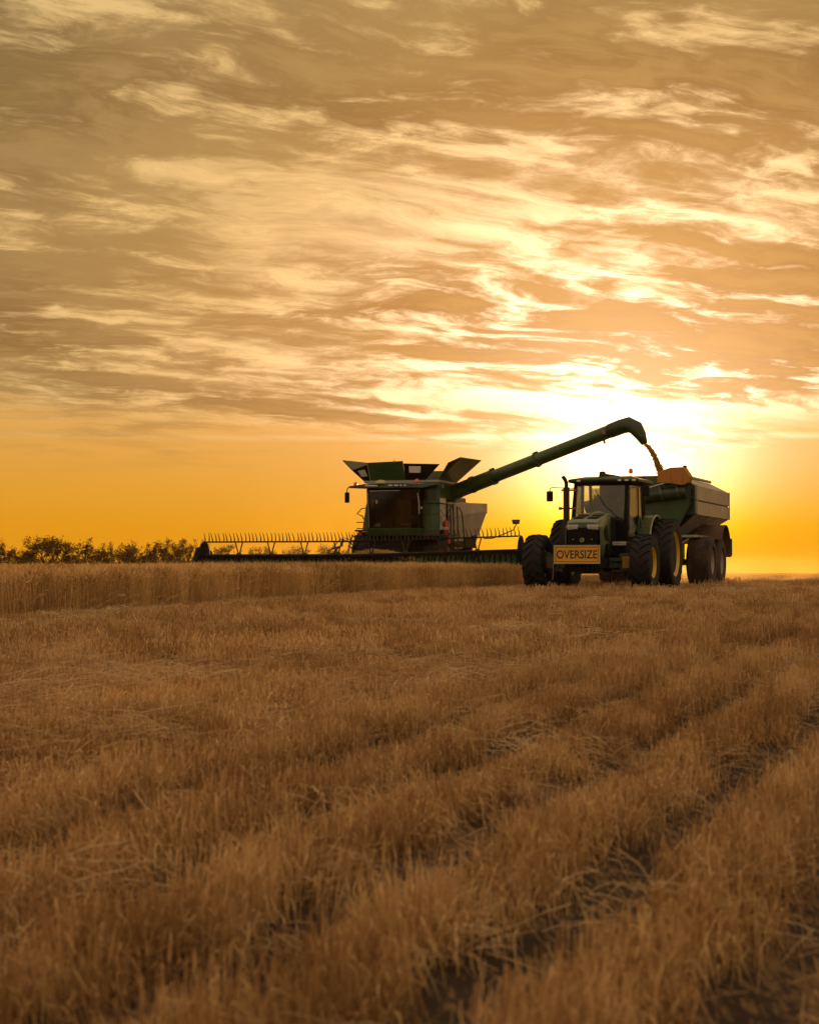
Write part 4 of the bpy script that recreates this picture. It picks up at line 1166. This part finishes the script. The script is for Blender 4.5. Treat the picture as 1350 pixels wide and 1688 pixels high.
    # left hand ladder side: handrail loop, foot rails, marker
    MB().tube([(-1.22, .9, 2.70), (-1.38, .9, 2.68), (-1.55, .9, 2.50), (-1.36, .9, 2.42), (-1.30, .9, 2.30)], .02, 6).build('handrail', 'metal', t)
    MB().bar((-1.56, .9, 2.20), (-1.32, .9, 2.20), .03).build('foot_rail', 'metal', t)
    MB().bar((-1.56, .9, 1.99), (-1.32, .9, 1.99), .03).build('foot_rail', 'metal', t)
    MB().box(-1.60, -1.25, .8, 1.1, 1.88, 1.94).build('foot_plate', 'metal', t, .005)
    MB().box(-1.50, -1.37, .86, 1.0, 1.74, 1.88).build('marker_lamp', 'red', t, .01)
    # right hand platform: rails, ladder, hoses, fire extinguisher
    MB().tube([(.88, .48, 2.83), (1.55, .48, 2.83), (1.62, 1.3, 2.80), (1.66, 2.1, 2.83)], .022, 6).build('handrail', 'metal', t)
    for (y, zt) in ((1.35, 2.80), (1.75, 2.80), (2.35, 2.78)):
        MB().tube([(1.68, y, zt), (1.70, y, 2.1), (1.72, y - .05, 1.4), (1.74, y - .1, 1.0)], .024, 6).build('ladder_rail', 'metal', t)
    MB().tube([(1.68, 2.35, 2.70), (1.69, 2.6, 2.74), (1.70, 2.95, 2.60), (1.72, 3.3, 1.7), (1.74, 3.5, 1.2)], .022, 6).build('ladder_rail', 'metal', t)
    MB().tube([(1.68, 1.35, 2.72), (1.69, 1.55, 2.78), (1.69, 1.75, 2.5), (1.7, 1.8, 2.1)], .018, 6).build('ladder_rail', 'metal', t)
    for k in range(4):
        MB().box(1.68, 1.90, 1.38, 1.78, .9 + k * .28, .93 + k * .28).build('step', 'metal', t)
    for (zz, dr) in ((2.62, .22), (2.40, .3), (2.22, .18)):
        MB().tube([(1.52, .62, zz), (1.56, .8, zz - dr * .8), (1.58, 1.05, zz - dr), (1.62, 1.3, zz - dr * .5), (1.66, 1.36, zz + .05)], .012, 5).build('hose', 'black', t)
    fx = MB().lathe([(-.26, .0001), (-.26, .085), (-.22, .095), (.18, .095), (.25, .05), (.28, .03), (.30, .0001)], 16, 'z', (1.60, 1.05, 2.00)).build('fire_extinguisher', 'red', t)
    MB().box(1.53, 1.70, .945, .958, 1.93, 2.02).build('extinguisher_label', 'letter_pale', fx)
    MB().box(1.50, 1.72, .95, 1.2, 1.45, 1.70).build('red_box', 'red', t, .02)
    MB().box(1.3, 1.75, .62, 1.5, 1.70, 1.76).build('platform', 'green_dark', t, .008)
    # unloading auger
    A0, A1 = Vector((1.38, 2.45, 3.22)), Vector((7.97, -.50, 5.27))
    d = (A1 - A0).normalized()
    au = MB()
    au.tube([(1.15, 2.5, 2.6), (1.15, 2.5, 3.05), A0, A0 + d * .5], [.30, .30, .29, .27], 20)
    au.tube([A0 + d * .4, A0 + d * 1.95], .262, 24)
    au.tube([A0 + d * 1.95, A1], .220, 24)
    auger = au.build('unloading_auger', 'green', t)
    for (k, r_) in ((1.05, .285), (2.0, .285), (3.9, .262)):
        c = A0 + d * k
        MB().tube([c - d * .035, c + d * .035], r_, 24).build('auger_flange', 'green', auger)
        up = Vector((0, 0, 1)); up = (up - d * up.dot(d)).normalized()
        MB().bar(c + up * (r_ - .02) - d * .09, c + up * (r_ - .02) + d * .09, .10, .07).build('flange_latch', 'metal', auger, .01)
    c = A0 + d * 6.65; dn = -(Vector((0, 0, 1)) - d * d.z).normalized()
    MB().tube([c + dn * .22, c + dn * .33], .035, 8).build('spout_lamp', 'metal', auger)
    # boot and downturned rubber spout
    side = d.cross(Vector((0, 0, 1))).normalized(); upv = side.cross(d).normalized()
    def ringp(cn, ax, rad):
        ax = ax.normalized(); u = side; v = u.cross(ax).normalized()
        return [cn + (u * math.cos(2 * math.pi * k / 16) + v * math.sin(2 * math.pi * k / 16)) * rad for k in range(16)]
    hdir = Vector((d.x, d.y, 0)).normalized()
    Z_ = Vector((0, 0, 1))
    path = [(A1 - d * .55, d, .240), (A1 - d * .08, d, .250), (A1 + d * .20 - upv * .03, d * .9 - Z_ * .30, .262), (A1 + hdir * .46 - Z_ * .09, hdir * .8 - Z_ * .75, .250), (A1 + hdir * .66 - Z_ * .36, hdir * .6 - Z_, .185), (A1 + hdir * .79 - Z_ * .62, hdir * .42 - Z_, .105)]
    vs, fs = [], []
    for p in path: vs += ringp(*p)
    for i in range(len(path) - 1):
        for k in range(16):
            k2 = (k + 1) % 16; fs.append((i * 16 + k, i * 16 + k2, (i + 1) * 16 + k2, (i + 1) * 16 + k))
    spout = MB().add(vs, fs).build('auger_spout', 'green_dark', auger)
    so = spout.modifiers.new('thick', 'SOLIDIFY'); so.thickness = .02
    c = A0 + d * 6.75
    fl = [c + (-side * 0 + upv * .08) * 1, ]
    MB().hexa([c + Vector(q) for q in ((-.12, -.252, .10), (.0, -.252, .07), (.08, -.252, -.06), (-.03, -.252, -.05), (-.12, -.225, .10), (.0, -.225, .07), (.08, -.225, -.06), (-.03, -.225, -.05))]).build('red_reflector', 'pale_red', auger)
    # wheels
    w1 = make_wheel(t, (-1.30, 1.35, .92), .92, .72, .45, 20, 'rubber', 'yellow', flip=True)
    mirror_wheel(w1, t, (1.30, 1.35, .92), .2)
    w2 = make_wheel(t, (1.20, 5.6, .68), .68, .50, .34, 18, 'rubber', 'yellow')
    mirror_wheel(w2, t, (-1.20, 5.6, .68), .1, True)
    ax = MB(); ax.box(-1.0, 1.0, 1.2, 1.5, .70, 1.05); ax.box(-1.0, 1.0, 5.5, 5.7, .58, .8)
    ax.build('axle_beam', 'metal', t, .02)
    # feeder house down to the front
    MB().hexa([(-.75, -2.3, .55), (.75, -2.3, .55), (.75, .7, 1.05), (-.75, .7, 1.05), (-.75, -2.3, 1.05), (.75, -2.3, 1.05), (.75, .7, 1.75), (-.75, .7, 1.75)]).build('feeder_house', 'deep_black', t, .02)
    MB().box(-.95, 1.45, .58, .94, 1.0, 1.70).build('front_axle_cover', 'deep_black', t, .02)
    # ---------------- the wide front (header)
    HX, HY = -.21, -2.85
    def zo(x): return .15 * max(0.0, x / 5.3) ** 1.0
    N_ = 8
    xs = [-5.38 + 10.76 * i / N_ for i in range(N_ + 1)]
    def strip(mb, y0, y1, z0, z1, xa=-5.38, xb=5.38, n=8):
        for i in range(n):
            a = xa + (xb - xa) * i / n; c_ = xa + (xb - xa) * (i + 1) / n
            za, zc2 = zo(a), zo(c_)
            mb.hexa([(HX + a, HY + y0, z0 + za), (HX + c_, HY + y0, z0 + zc2), (HX + c_, HY + y1, z0 + zc2), (HX + a, HY + y1, z0 + za), (HX + a, HY + y0, z1 + za), (HX + c_, HY + y0, z1 + zc2), (HX + c_, HY + y1, z1 + zc2), (HX + a, HY + y1, z1 + za)])
        return mb
    hm = MB(); strip(hm, .42, .52, .40, .98); strip(hm, -.75, .5, .34, .42); strip(hm, .35, .55, .96, 1.04)
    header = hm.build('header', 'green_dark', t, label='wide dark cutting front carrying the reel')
    sheet = MB()
    strip(sheet, .395, .42, .50, .93).build('back_sheet', 'green_sheet', header)
    bt = MB()
    strip(bt, -.55, .38, .425, .445).build('draper_belt', 'rubber', header)
    for i in range(58):     # upright cleats of the back sheet
        x = -5.2 + i * .182
        MB().box(HX + x, HX + x + .05, HY + .365, HY + .397, .52 + zo(x), .92 + zo(x)).build('cleat', 'black', header)
    kg = MB()
    for i in range(140):
        x = -5.3 + i * .0763
        kg.hexa([(HX + x - .02, HY - .75, .35 + zo(x)), (HX + x + .02, HY - .75, .35 + zo(x)), (HX + x + .02, HY - .75, .39 + zo(x)), (HX + x - .02, HY - .75, .39 + zo(x)), (HX + x - .004, HY - .92, .35 + zo(x)), (HX + x + .004, HY - .92, .35 + zo(x)), (HX + x + .004, HY - .92, .36 + zo(x)), (HX + x - .004, HY - .92, .36 + zo(x))])
    k_ = kg.build('knife_guards', 'metal', header); k_['kind'] = 'stuff'
    # end shields
    for s in (-1, 1):
        x = s * 5.42
        pr = [(HX + x, HY - .85, .38), (HX + x, HY - .80, .85), (HX + x, HY - .45, 1.28 if s < 0 else 1.05), (HX + x, HY - .05, 1.34 if s < 0 else 1.08), (HX + x, HY + .45, 1.18 if s < 0 else 1.08), (HX + x, HY + .55, 1.0), (HX + x, HY + .6, .34), (HX + x, HY - .6, .30)]
        zz = zo(x)
        MB().prism([(a, b_, c_ + zz) for a, b_, c_ in pr], [(a + s * (.24 if s < 0 else .14), b_, c_ + zz * 1.0) for a, b_, c_ in pr]).build('end_shield', 'black', header, .03)
    # reel: four bats on spiders
    RY, RZ, RR = -.50, 1.00, .47
    def bat(ang, n=8):
        mb = MB(); pts = []
        for i in range(n + 1):
            x = -5.25 + 10.5 * i / n
            pts.append((HX + x, HY + RY - math.cos(ang) * RR, RZ + math.sin(ang) * RR + zo(x)))
        return mb.tube(pts, .028, 6)
    rl = MB(); rl.tube([(HX - 5.25 + 10.5 * i / 8, HY + RY, RZ + zo(-5.25 + 10.5 * i / 8)) for i in range(9)], .07, 10)
    reel = rl.build('reel', 'metal', t)
    angs = [R(90), R(2), R(178), R(-90)]
    for a in angs: bat(a).build('bat', 'black', reel)
    for x in (-4.12, -3.0, -1.86, -.72, .42, 1.56, 2.74, 3.92):
        sp = MB()
        for a in angs:
            for dx in (-.13, .13):
                zz = zo(x)
                sp.bar((HX + x, HY + RY, RZ + zz), (HX + x + dx, HY + RY - math.cos(a) * RR, RZ + math.sin(a) * RR + zz), .035, .03)
        sp.lathe([(-.06, .11), (.06, .11)], 14, 'x', (HX + x, HY + RY, RZ + zo(x)))
        sp.build('spider', 'metal', reel)
    # plastic tines, bowed, one object each on the two bats in view
    def tine(mb, x, ang, up):
        bx, by, bz = HX + x, HY + RY - math.cos(ang) * RR, RZ + math.sin(ang) * RR + zo(x)
        s2 = 1 if up else -1
        return mb.tube([(bx, by, bz), (bx - .012, by + .03, bz + s2 * .10), (bx - .035, by + .03, bz + s2 * .20), (bx - .05, by - .02, bz + s2 * .30)], [.022, .019, .014, .007], 5)
    m_up = tine(MB(), 0, angs[0], True); mesh_up = m_up.mesh('tine', 'metal')
    m_dn = tine(MB(), 0, angs[1], False); mesh_dn = m_dn.mesh('tine', 'black')
    xs_t = [-5.30 + .129 * i for i in range(83)]
    gj = random.Random(3)
    for x in xs_t:
        for me, a in ((mesh_up, angs[0]), (mesh_dn, angs[1])):
            o = bpy.data.objects.new('tine', me); COL.objects.link(o); o.parent = reel
            o.location = (x, gj.uniform(-.015, .015), zo(x)); o.rotation_euler = (gj.gauss(0, .06), gj.gauss(0, .05), gj.uniform(-.3, .3))
            # turn about the tine's own foot
            fx_ = Vector((HX, HY + RY - math.cos(a) * RR, RZ + math.sin(a) * RR)); rm = o.rotation_euler.to_matrix()
            o.location = Vector(o.location) + fx_ - rm @ fx_
    rest = MB()
    for x in xs_t:
        tine(rest, x, angs[2], False); tine(rest, x, angs[3], False)
    r_ = rest.build('rear_tines', 'black', reel); r_['kind'] = 'stuff'
    # reel ends
    for s in (-1, 1):
        x = s * 5.33
        MB().lathe([(-.04, .0001), (-.04, .40), (-.02, .47), (.02, .47), (.05, .36), (.06, .0001)], 28, 'x', (HX + x, HY + RY, RZ + zo(x) + .02)).build('reel_end_disc', 'black', reel)
        MB().bar((HX + s * 5.46, HY + .5, 1.02 + zo(x)), (HX + s * 5.42, HY + RY, RZ + zo(x)), .09, .10).build('reel_arm', 'metal', reel, .01)
    # centre reel arm
    MB().bar((HX + .35, HY + .5, 1.02), (HX + .40, HY + RY, 1.02), .08, .10).build('reel_arm', 'metal', reel, .01)
    # left end marker board on its stay
    mk = MB().bar((HX - 5.45, HY + .2, 1.12), (HX - 5.85, HY + .1, .90), .03).build('marker_stay', 'metal', header)
    MB().hexa([(HX - 5.95, HY, .86), (HX - 5.84, HY, .80), (HX - 5.50, HY, 1.12), (HX - 5.60, HY, 1.19), (HX - 5.95, HY + .03, .86), (HX - 5.84, HY + .03, .80), (HX - 5.50, HY + .03, 1.12), (HX - 5.60, HY + .03, 1.19)]).build('marker_board', 'black', mk, .006)
    for f in (.0, .045):
        MB().bar((HX - 5.84 - f, HY - .004, .875 + f), (HX - 5.60 - f, HY - .004, 1.085 + f), .006, .018, (0, 1, 0)).build('marker_stripe', 'grey', mk)
    # right wing lamp on a bowed stay
    st = MB().tube([(HX + 3.9, HY + .5, 1.56), (HX + 4.2, HY + .5, 1.57), (HX + 4.6, HY + .5, 1.72), (HX + 4.88, HY + .5, 1.84), (HX + 4.97, HY + .5, 2.02)], .018, 6).build('lamp_stay', 'metal', header)
    MB().hexa([(HX + 4.86, HY + .46, 2.02), (HX + 5.06, HY + .46, 2.02), (HX + 5.06, HY + .56, 2.02), (HX + 4.86, HY + .56, 2.02), (HX + 4.83, HY + .44, 2.17), (HX + 5.09, HY + .44, 2.17), (HX + 5.09, HY + .58, 2.17), (HX + 4.83, HY + .58, 2.17)]).build('marker_lamp', 'rust', st, .015)
    # hose bundle running from the machine to the front, right hand side of it
    g = random.Random(8)
    for k in range(9):
        x = -1.35 + g.uniform(0, .75); y = -2.2 + g.uniform(0, .8); p = []
        for i in range(6):
            f = i / 5
            p.append((x + g.uniform(-.12, .12) + .2 * math.sin(f * 4 + k), y - .3 * f, 1.62 - f * .9 + .1 * math.sin(f * 6 + k * 2)))
        MB().tube(p, .022, 6).build('hose', 'black' if k % 3 else 'grey', header)
    MB().hexa([(-1.9 + .15, -2.35, .98), (-1.2, -2.35, .90), (-1.2, -2.2, .90), (-1.75, -2.2, .98), (-1.75, -2.35, 1.05), (-1.2, -2.35, 1.15), (-1.2, -2.2, 1.15), (-1.75, -2.2, 1.05)]).build('hose_bracket', 'metal', header, .01)
    return t
combine()
C_ORG = Vector((-.56, 62.0, 0.0)); C_ROT = Matrix.Rotation(-CA, 3, 'Z')
def from_combine(p): return C_ORG + C_ROT @ Vector(p)

# cut crop heaped on the front, being drawn in
def cut_crop():
    V, F = stems(700, .95, .30, (0.2, 0.45), .3, .005, 77, .25, z0=.12, lying=True)
    V = V.copy()
    V[:, 2] += .88 + .20 * np.clip(1 - np.abs(V[:, 0] + .25) / 1.3, 0, 1)
    V[:, 1] *= .8
    me = bpy.data.meshes.new('cut_crop'); me.from_pydata([tuple(v) for v in V], [], F); me.materials.append(M['wheat'])
    o = bpy.data.objects.new('cut_crop', me); COL.objects.link(o)
    o.location = from_combine((.40, -2.75, 0)); o.rotation_euler = (0, 0, -CA)
    o['kind'] = 'stuff'; o['label'] = 'heap of cut wheat riding on the middle of the header'
cut_crop()

# the stream of grain from the spout into the cart
def grain_stream():
    g = np.random.default_rng(3)
    tip = from_combine((7.97, -.50, 5.27)) + C_ROT @ (Vector((.915, -.404, 0)) * .80) + Vector((0, 0, -.66))
    end = Vector((7.98, 57.62, 3.60))
    V, F = [], []
    for i in range(5200):
        f = g.random() ** .85
        z = tip.z + (end.z - tip.z) * f
        h = f ** .62                               # thrown outward, then falling
        c = np.array([tip.x + (end.x - tip.x) * h, tip.y + (end.y - tip.y) * h, z])
        wv = (.030 + .026 * f) * (0.6 + .8 * abs(math.sin(f * 21)))
        c += g.normal(0, 1, 3) * wv * np.array([.75, .75, .6])
        ax = g.normal(0, 1, 3); ax /= np.linalg.norm(ax); ax = ax * .4 + np.array([.3, 0, -.9]); ax /= np.linalg.norm(ax)
        s = np.cross(ax, [.2, .9, .3]); s /= np.linalg.norm(s); u = np.cross(s, ax); L, r = .020, .012
        o = len(V)
        V += [c - ax * L, c + s * r, c + u * r, c - s * r, c - u * r, c + ax * L]
        F += [(o, o + 2, o + 1), (o, o + 3, o + 2), (o, o + 4, o + 3), (o, o + 1, o + 4), (o + 5, o + 1, o + 2), (o + 5, o + 2, o + 3), (o + 5, o + 3, o + 4), (o + 5, o + 4, o + 1)]
    me = bpy.data.meshes.new('grain_stream'); me.from_pydata([tuple(map(float, v)) for v in V], [], F); me.materials.append(M['grain'])
    o = bpy.data.objects.new('grain_stream', me); COL.objects.link(o)
    o['kind'] = 'stuff'; o['label'] = 'golden grain pouring from the auger spout into the cart'
grain_stream()
# ------------------------------------------------------------------ trees along the far side of the field
M['bark'] = solid('tree_bark', (0.055, 0.038, 0.026), 0.9, dust=0.3)
def leaf_mat():
    m, T, out = material('gum_leaves')
    oi = T.n('ShaderNodeObjectInfo').outputs['Random']
    a, _ = T.noise(T.n('ShaderNodeTexCoord').outputs['Object'], 0.9, 3.0, 0.6)
    col = T.mix(a, c4(0.020, 0.016, 0.008), c4(0.052, 0.036, 0.016))
    df = T.n('ShaderNodeBsdfDiffuse'); tl = T.n('ShaderNodeBsdfTranslucent')
    T.t.links.new(col, df.inputs[0]); T.t.links.new(col, tl.inputs[0])
    mx = T.n('ShaderNodeMixShader'); mx.inputs[0].default_value = 0.3
    T.t.links.new(df.outputs[0], mx.inputs[1]); T.t.links.new(tl.outputs[0], mx.inputs[2])
    T.t.links.new(mx.outputs[0], out.inputs[0])
    return m
M['leaf'] = leaf_mat()

def leaf_clump(V, F, c, rad, n, size, g):
    for _ in range(n):
        p = np.array(c) + g.normal(0, .5, 3) * rad
        a = g.normal(0, 1, 3); a /= np.linalg.norm(a)
        b = np.cross(a, g.normal(0, 1, 3)); b /= np.linalg.norm(b)
        L, w_ = size * g.uniform(.6, 1.3), size * g.uniform(.25, .5)
        o = len(V); V += [p - a * L, p - b * w_, p + a * L, p + b * w_]; F.append((o, o + 1, o + 2, o + 3))

def tree(x, y, height, width, style, seed, label):
    g = np.random.default_rng(seed)
    gz = float(ground_z(x, y))
    root = empty('tree', (x, y, gz), g.uniform(-.4, .4), label, 'tree', 'trees along the far side of the field')
    H, Wd = height, width
    tk = MB(); tips = []
    nb = {'broad': 7, 'dense': 6, 'tall': 6, 'bare': 8}[style]
    lean = g.normal(0, .05, 2)
    top = Vector((lean[0] * H, lean[1] * H, H * .55))
    tk.tube([(0, 0, -.2), (lean[0] * H * .3, 0, H * .25), top], [.035 * H, .028 * H, .016 * H], 7)
    for k in range(nb):
        f = g.uniform(.25, 1.0); st = Vector((0, 0, 0)).lerp(top, f)
        az = k * 2.4 + g.uniform(-.5, .5)
        sp = {'broad': .52, 'dense': .42, 'tall': .30, 'bare': .38}[style] * Wd
        hz = {'broad': g.uniform(.72, .97), 'dense': g.uniform(.45, .95), 'tall': g.uniform(.6, 1.0), 'bare': g.uniform(.75, 1.0)}[style] * H
        e = Vector((math.cos(az) * sp * g.uniform(.5, 1), math.sin(az) * sp * g.uniform(.5, 1), hz))
        md = st.lerp(e, .5) + Vector((0, 0, .06 * H))
        tk.tube([st, md, e], [.014 * H, .009 * H, .004 * H], 5); tips += [(md, .6), (e, 1.0)]
    tk.build('trunk', 'bark', root)
    V, F = [], []
    s = H * .030
    if style == 'bare':
        for p, k in tips:
            if g.random() < .75: leaf_clump(V, F, p, H * .055, 9, s * .8, g)
        for k in range(4): leaf_clump(V, F, (g.normal(0, Wd * .25), g.normal(0, Wd * .25), H * g.uniform(.2, .5)), H * .10, 30, s, g)
    else:
        for p, k in tips: leaf_clump(V, F, p, H * (.10 if style != 'dense' else .13) * k, {'broad': 60, 'dense': 75, 'tall': 55}[style], s, g)
        nfill = {'broad': 11, 'dense': 18, 'tall': 13}[style]
        for k in range(nfill):
            zc = H * (g.uniform(.62, .9) if style == 'broad' else g.uniform(.18, .85))
            rr_ = Wd * .5 * math.sqrt(max(.05, 1 - ((zc / H - .5) / .55) ** 2)) * g.uniform(.2, .95); az = g.uniform(0, 6.28)
            leaf_clump(V, F, (math.cos(az) * rr_, math.sin(az) * rr_, zc), H * .11, 45, s, g)
        if style == 'broad':
            for k in range(5): leaf_clump(V, F, (g.normal(0, Wd * .3), g.normal(0, Wd * .3), H * g.uniform(.1, .35)), H * .10, 40, s, g)
    me = bpy.data.meshes.new('crown'); me.from_pydata([tuple(map(float, v)) for v in V], [], F); me.materials.append(M['leaf'])
    o = bpy.data.objects.new('crown', me); COL.objects.link(o); o.parent = root

TREES = [   # picture column, top row, width in metres at 300 m, kind, label
    (-14, 894, 3.6, 'broad', 'spreading tree at the very start of the tree line, leftmost of all'),
    (10, 899, 3.2, 'dense', 'rounded dark tree second from the left end of the tree line'),
    (38, 903, 3.4, 'dense', 'squat dark bush-like tree third from the left end of the line'),
    (52, 896, 2.6, 'dense', 'small dense tree right beside the squat bush-like one'),
    (70, 887, 4.4, 'broad', 'broad tall tree with a flat spreading crown right of the small dense one'),
    (86, 886, 3.0, 'broad', 'thin-stemmed tree with tufted flat top right of the broad flat-crowned tree'),
    (102, 892, 3.4, 'broad', 'umbrella-shaped tree just left of the big round dark one'),
    (117, 898, 3.4, 'dense', 'big round dark tree with a gap of sky on its right'),
    (140, 890, 2.8, 'tall', 'tall upright tree standing right of the sky gap'),
    (158, 896, 3.2, 'dense', 'heavy dark tree leaning over a thick low skirt of leaves'),
    (174, 899, 2.0, 'tall', 'slim tree between the heavy dark tree and the twiggy one'),
    (187, 892, 2.2, 'bare', 'twiggy tree with see-through top left of the wide dense one'),
    (201, 893, 3.2, 'dense', 'wide dense tree in the middle of the left tree line'),
    (211, 899, 2.4, 'dense', 'lower rounded tree tucked against the wide dense one'),
    (222, 889, 2.6, 'bare', 'almost bare wispy tree with upright twigs standing apart'),
    (240, 903, 3.4, 'dense', 'low wide tree right of the bare wispy one'),
    (252, 897, 2.2, 'tall', 'narrow tree rising behind the low wide one'),
    (267, 890, 2.8, 'tall', 'pointed tall tree left of the pair near the header'),
    (280, 901, 2.6, 'dense', 'round low tree at the foot of the pointed tall one'),
    (293, 891, 3.0, 'tall', 'tall bushy tree of the pair near the header, the left one'),
    (308, 895, 2.4, 'tall', 'tall bushy tree of the pair near the header, the right one'),
    (324, 888, 2.8, 'bare', 'wispy tree showing directly behind the header end marker board'),
    (352, 897, 2.8, 'bare', 'faded wispy tree behind the left end of the reel'),
    (371, 900, 2.6, 'broad', 'faded broad tree seen under the reel bat, first from its left end'),
    (392, 907, 1.8, 'bare', 'faded twiggy tree between the first reel spider and the broad tree'),
    (428, 901, 2.6, 'broad', 'faded round-topped tree between the first and second reel spiders'),
    (447, 905, 1.8, 'dense', 'faded small tree close left of the second reel spider'),
    (476, 904, 2.0, 'dense', 'faded low tree right of the second reel spider'),
    (496, 901, 2.2, 'broad', 'faded spreading tree left of the third reel spider'),
    (537, 899, 2.4, 'broad', 'faded large tree right of the third reel spider'),
    (556, 905, 1.8, 'dense', 'faded small tree left of the combine tyre'),
    (571, 901, 1.6, 'tall', 'faded dark tree right beside the combine front tyre'),
]
def tree_line():
    for k, (u, v, w, st, lb) in enumerate(TREES):
        D = 300 + max(0, u - 40) * .55 + (max(0, u - 330)) * 1.2 + (k * 37 % 11) * 3
        x = (u - 675) / 3000 * D
        gz = float(ground_z(x, D))
        H = EYE + (938 - v) / 3000 * D - gz
        tree(x, D, H, w * D / 300 * 1.45, st, 900 + k, lb)
    # scrub growing between the trunks
    g = np.random.default_rng(77); V, F = [], []
    for k in range(820):
        u = -25 + 615 * (k + g.random()) / 820
        D = 306 + max(0, u - 40) * .55 + (max(0, u - 330)) * 1.2 + g.uniform(-8, 14)
        x = (u - 675) / 3000 * D; gz = float(ground_z(x, D)); sc = D / 300
        leaf_clump(V, F, (x, D, gz + (g.uniform(.5, 2.0) + g.uniform(0, 1.3) * (g.random() < .45)) * (sc if u < 330 else .6 * sc)), .7 * sc, 30, .19 * sc, g)
    me = bpy.data.meshes.new('undergrowth'); me.from_pydata([tuple(map(float, v)) for v in V], [], F); me.materials.append(M['leaf'])
    o = bpy.data.objects.new('undergrowth', me); COL.objects.link(o)
    o['kind'] = 'stuff'; o['label'] = 'dark scrub filling the space between the far tree trunks'
tree_line()

# ------------------------------------------------------------------ air
def volume(name, build_density, col, aniso):
    m, T, out = material(name)
    v = T.n('ShaderNodeVolumePrincipled')
    v.inputs['Color'].default_value = c4(*col); v.inputs['Anisotropy'].default_value = aniso
    v.inputs['Absorption Color'].default_value = c4(0, 0, 0)
    d = build_density(T)
    if isinstance(d, float): v.inputs['Density'].default_value = d
    else: T.t.links.new(d, v.inputs['Density'])
    T.t.links.new(v.outputs[0], out.inputs['Volume'])
    return m
M['haze'] = volume('evening_haze', lambda T: 0.000045, (1.0, 0.62, 0.25), 0.62)
hz = MB().box(-2450, 2450, -14, 2720, -7.6, 13.5).build('haze', 'haze')
hz['kind'] = 'stuff'; hz['label'] = 'thin warm evening haze over the whole field'
hz.visible_shadow = True

def dust(name, c, r, dens, label, rz=0.0, tone=(1.0, 0.66, 0.30)):
    def dn(T):
        p = T.n('ShaderNodeTexCoord').outputs['Object']
        L = T.vm('LENGTH', T.vm('DIVIDE', p, r))
        n, _ = T.noise(p, 0.55, 3.0, 0.6, 0.6)
        return T.m('MULTIPLY', T.m('MULTIPLY', T.smooth(L, 0.15, 0.98, 1.0, 0.0), T.smooth(n, 0.36, 0.66)), dens)
    mt = volume(name + '_air', dn, tone, 0.6)
    o = MB().ball((0, 0, 0), r, 24, 14).build(name, mt, None)
    o.location = c; o.rotation_euler = (0, 0, rz)
    o['kind'] = 'stuff'; o['label'] = label
    return o
dust('dust_cloud', (5.0, 75.0, .8), (3.4, 4.5, 1.3), .05, 'dust thrown up behind the combine, right of its side panels', -CA)
dust('dust_cloud', (12.8, 72.0, .35), (6.5, 9.0, .95), .085, 'low dust trailing behind the grain cart wheels', -TA)
dust('dust_cloud', (9.3, 60.5, .55), (3.0, 4.6, 1.05), .085, 'dust under the grain cart and tractor', -TA)
dust('dust_cloud', (-9.0, 175.0, 2.5), (13.0, 75.0, 9.0), .0050, 'broad thin dust drifting between the header and the far trees')
dust('dust_cloud', (55.0, 330.0, 1.0), (75.0, 230.0, 5.0), .0035, 'low orange dust veiling the far ground at the right horizon', 0.0, (1.0, 0.45, 0.06))
#PART5
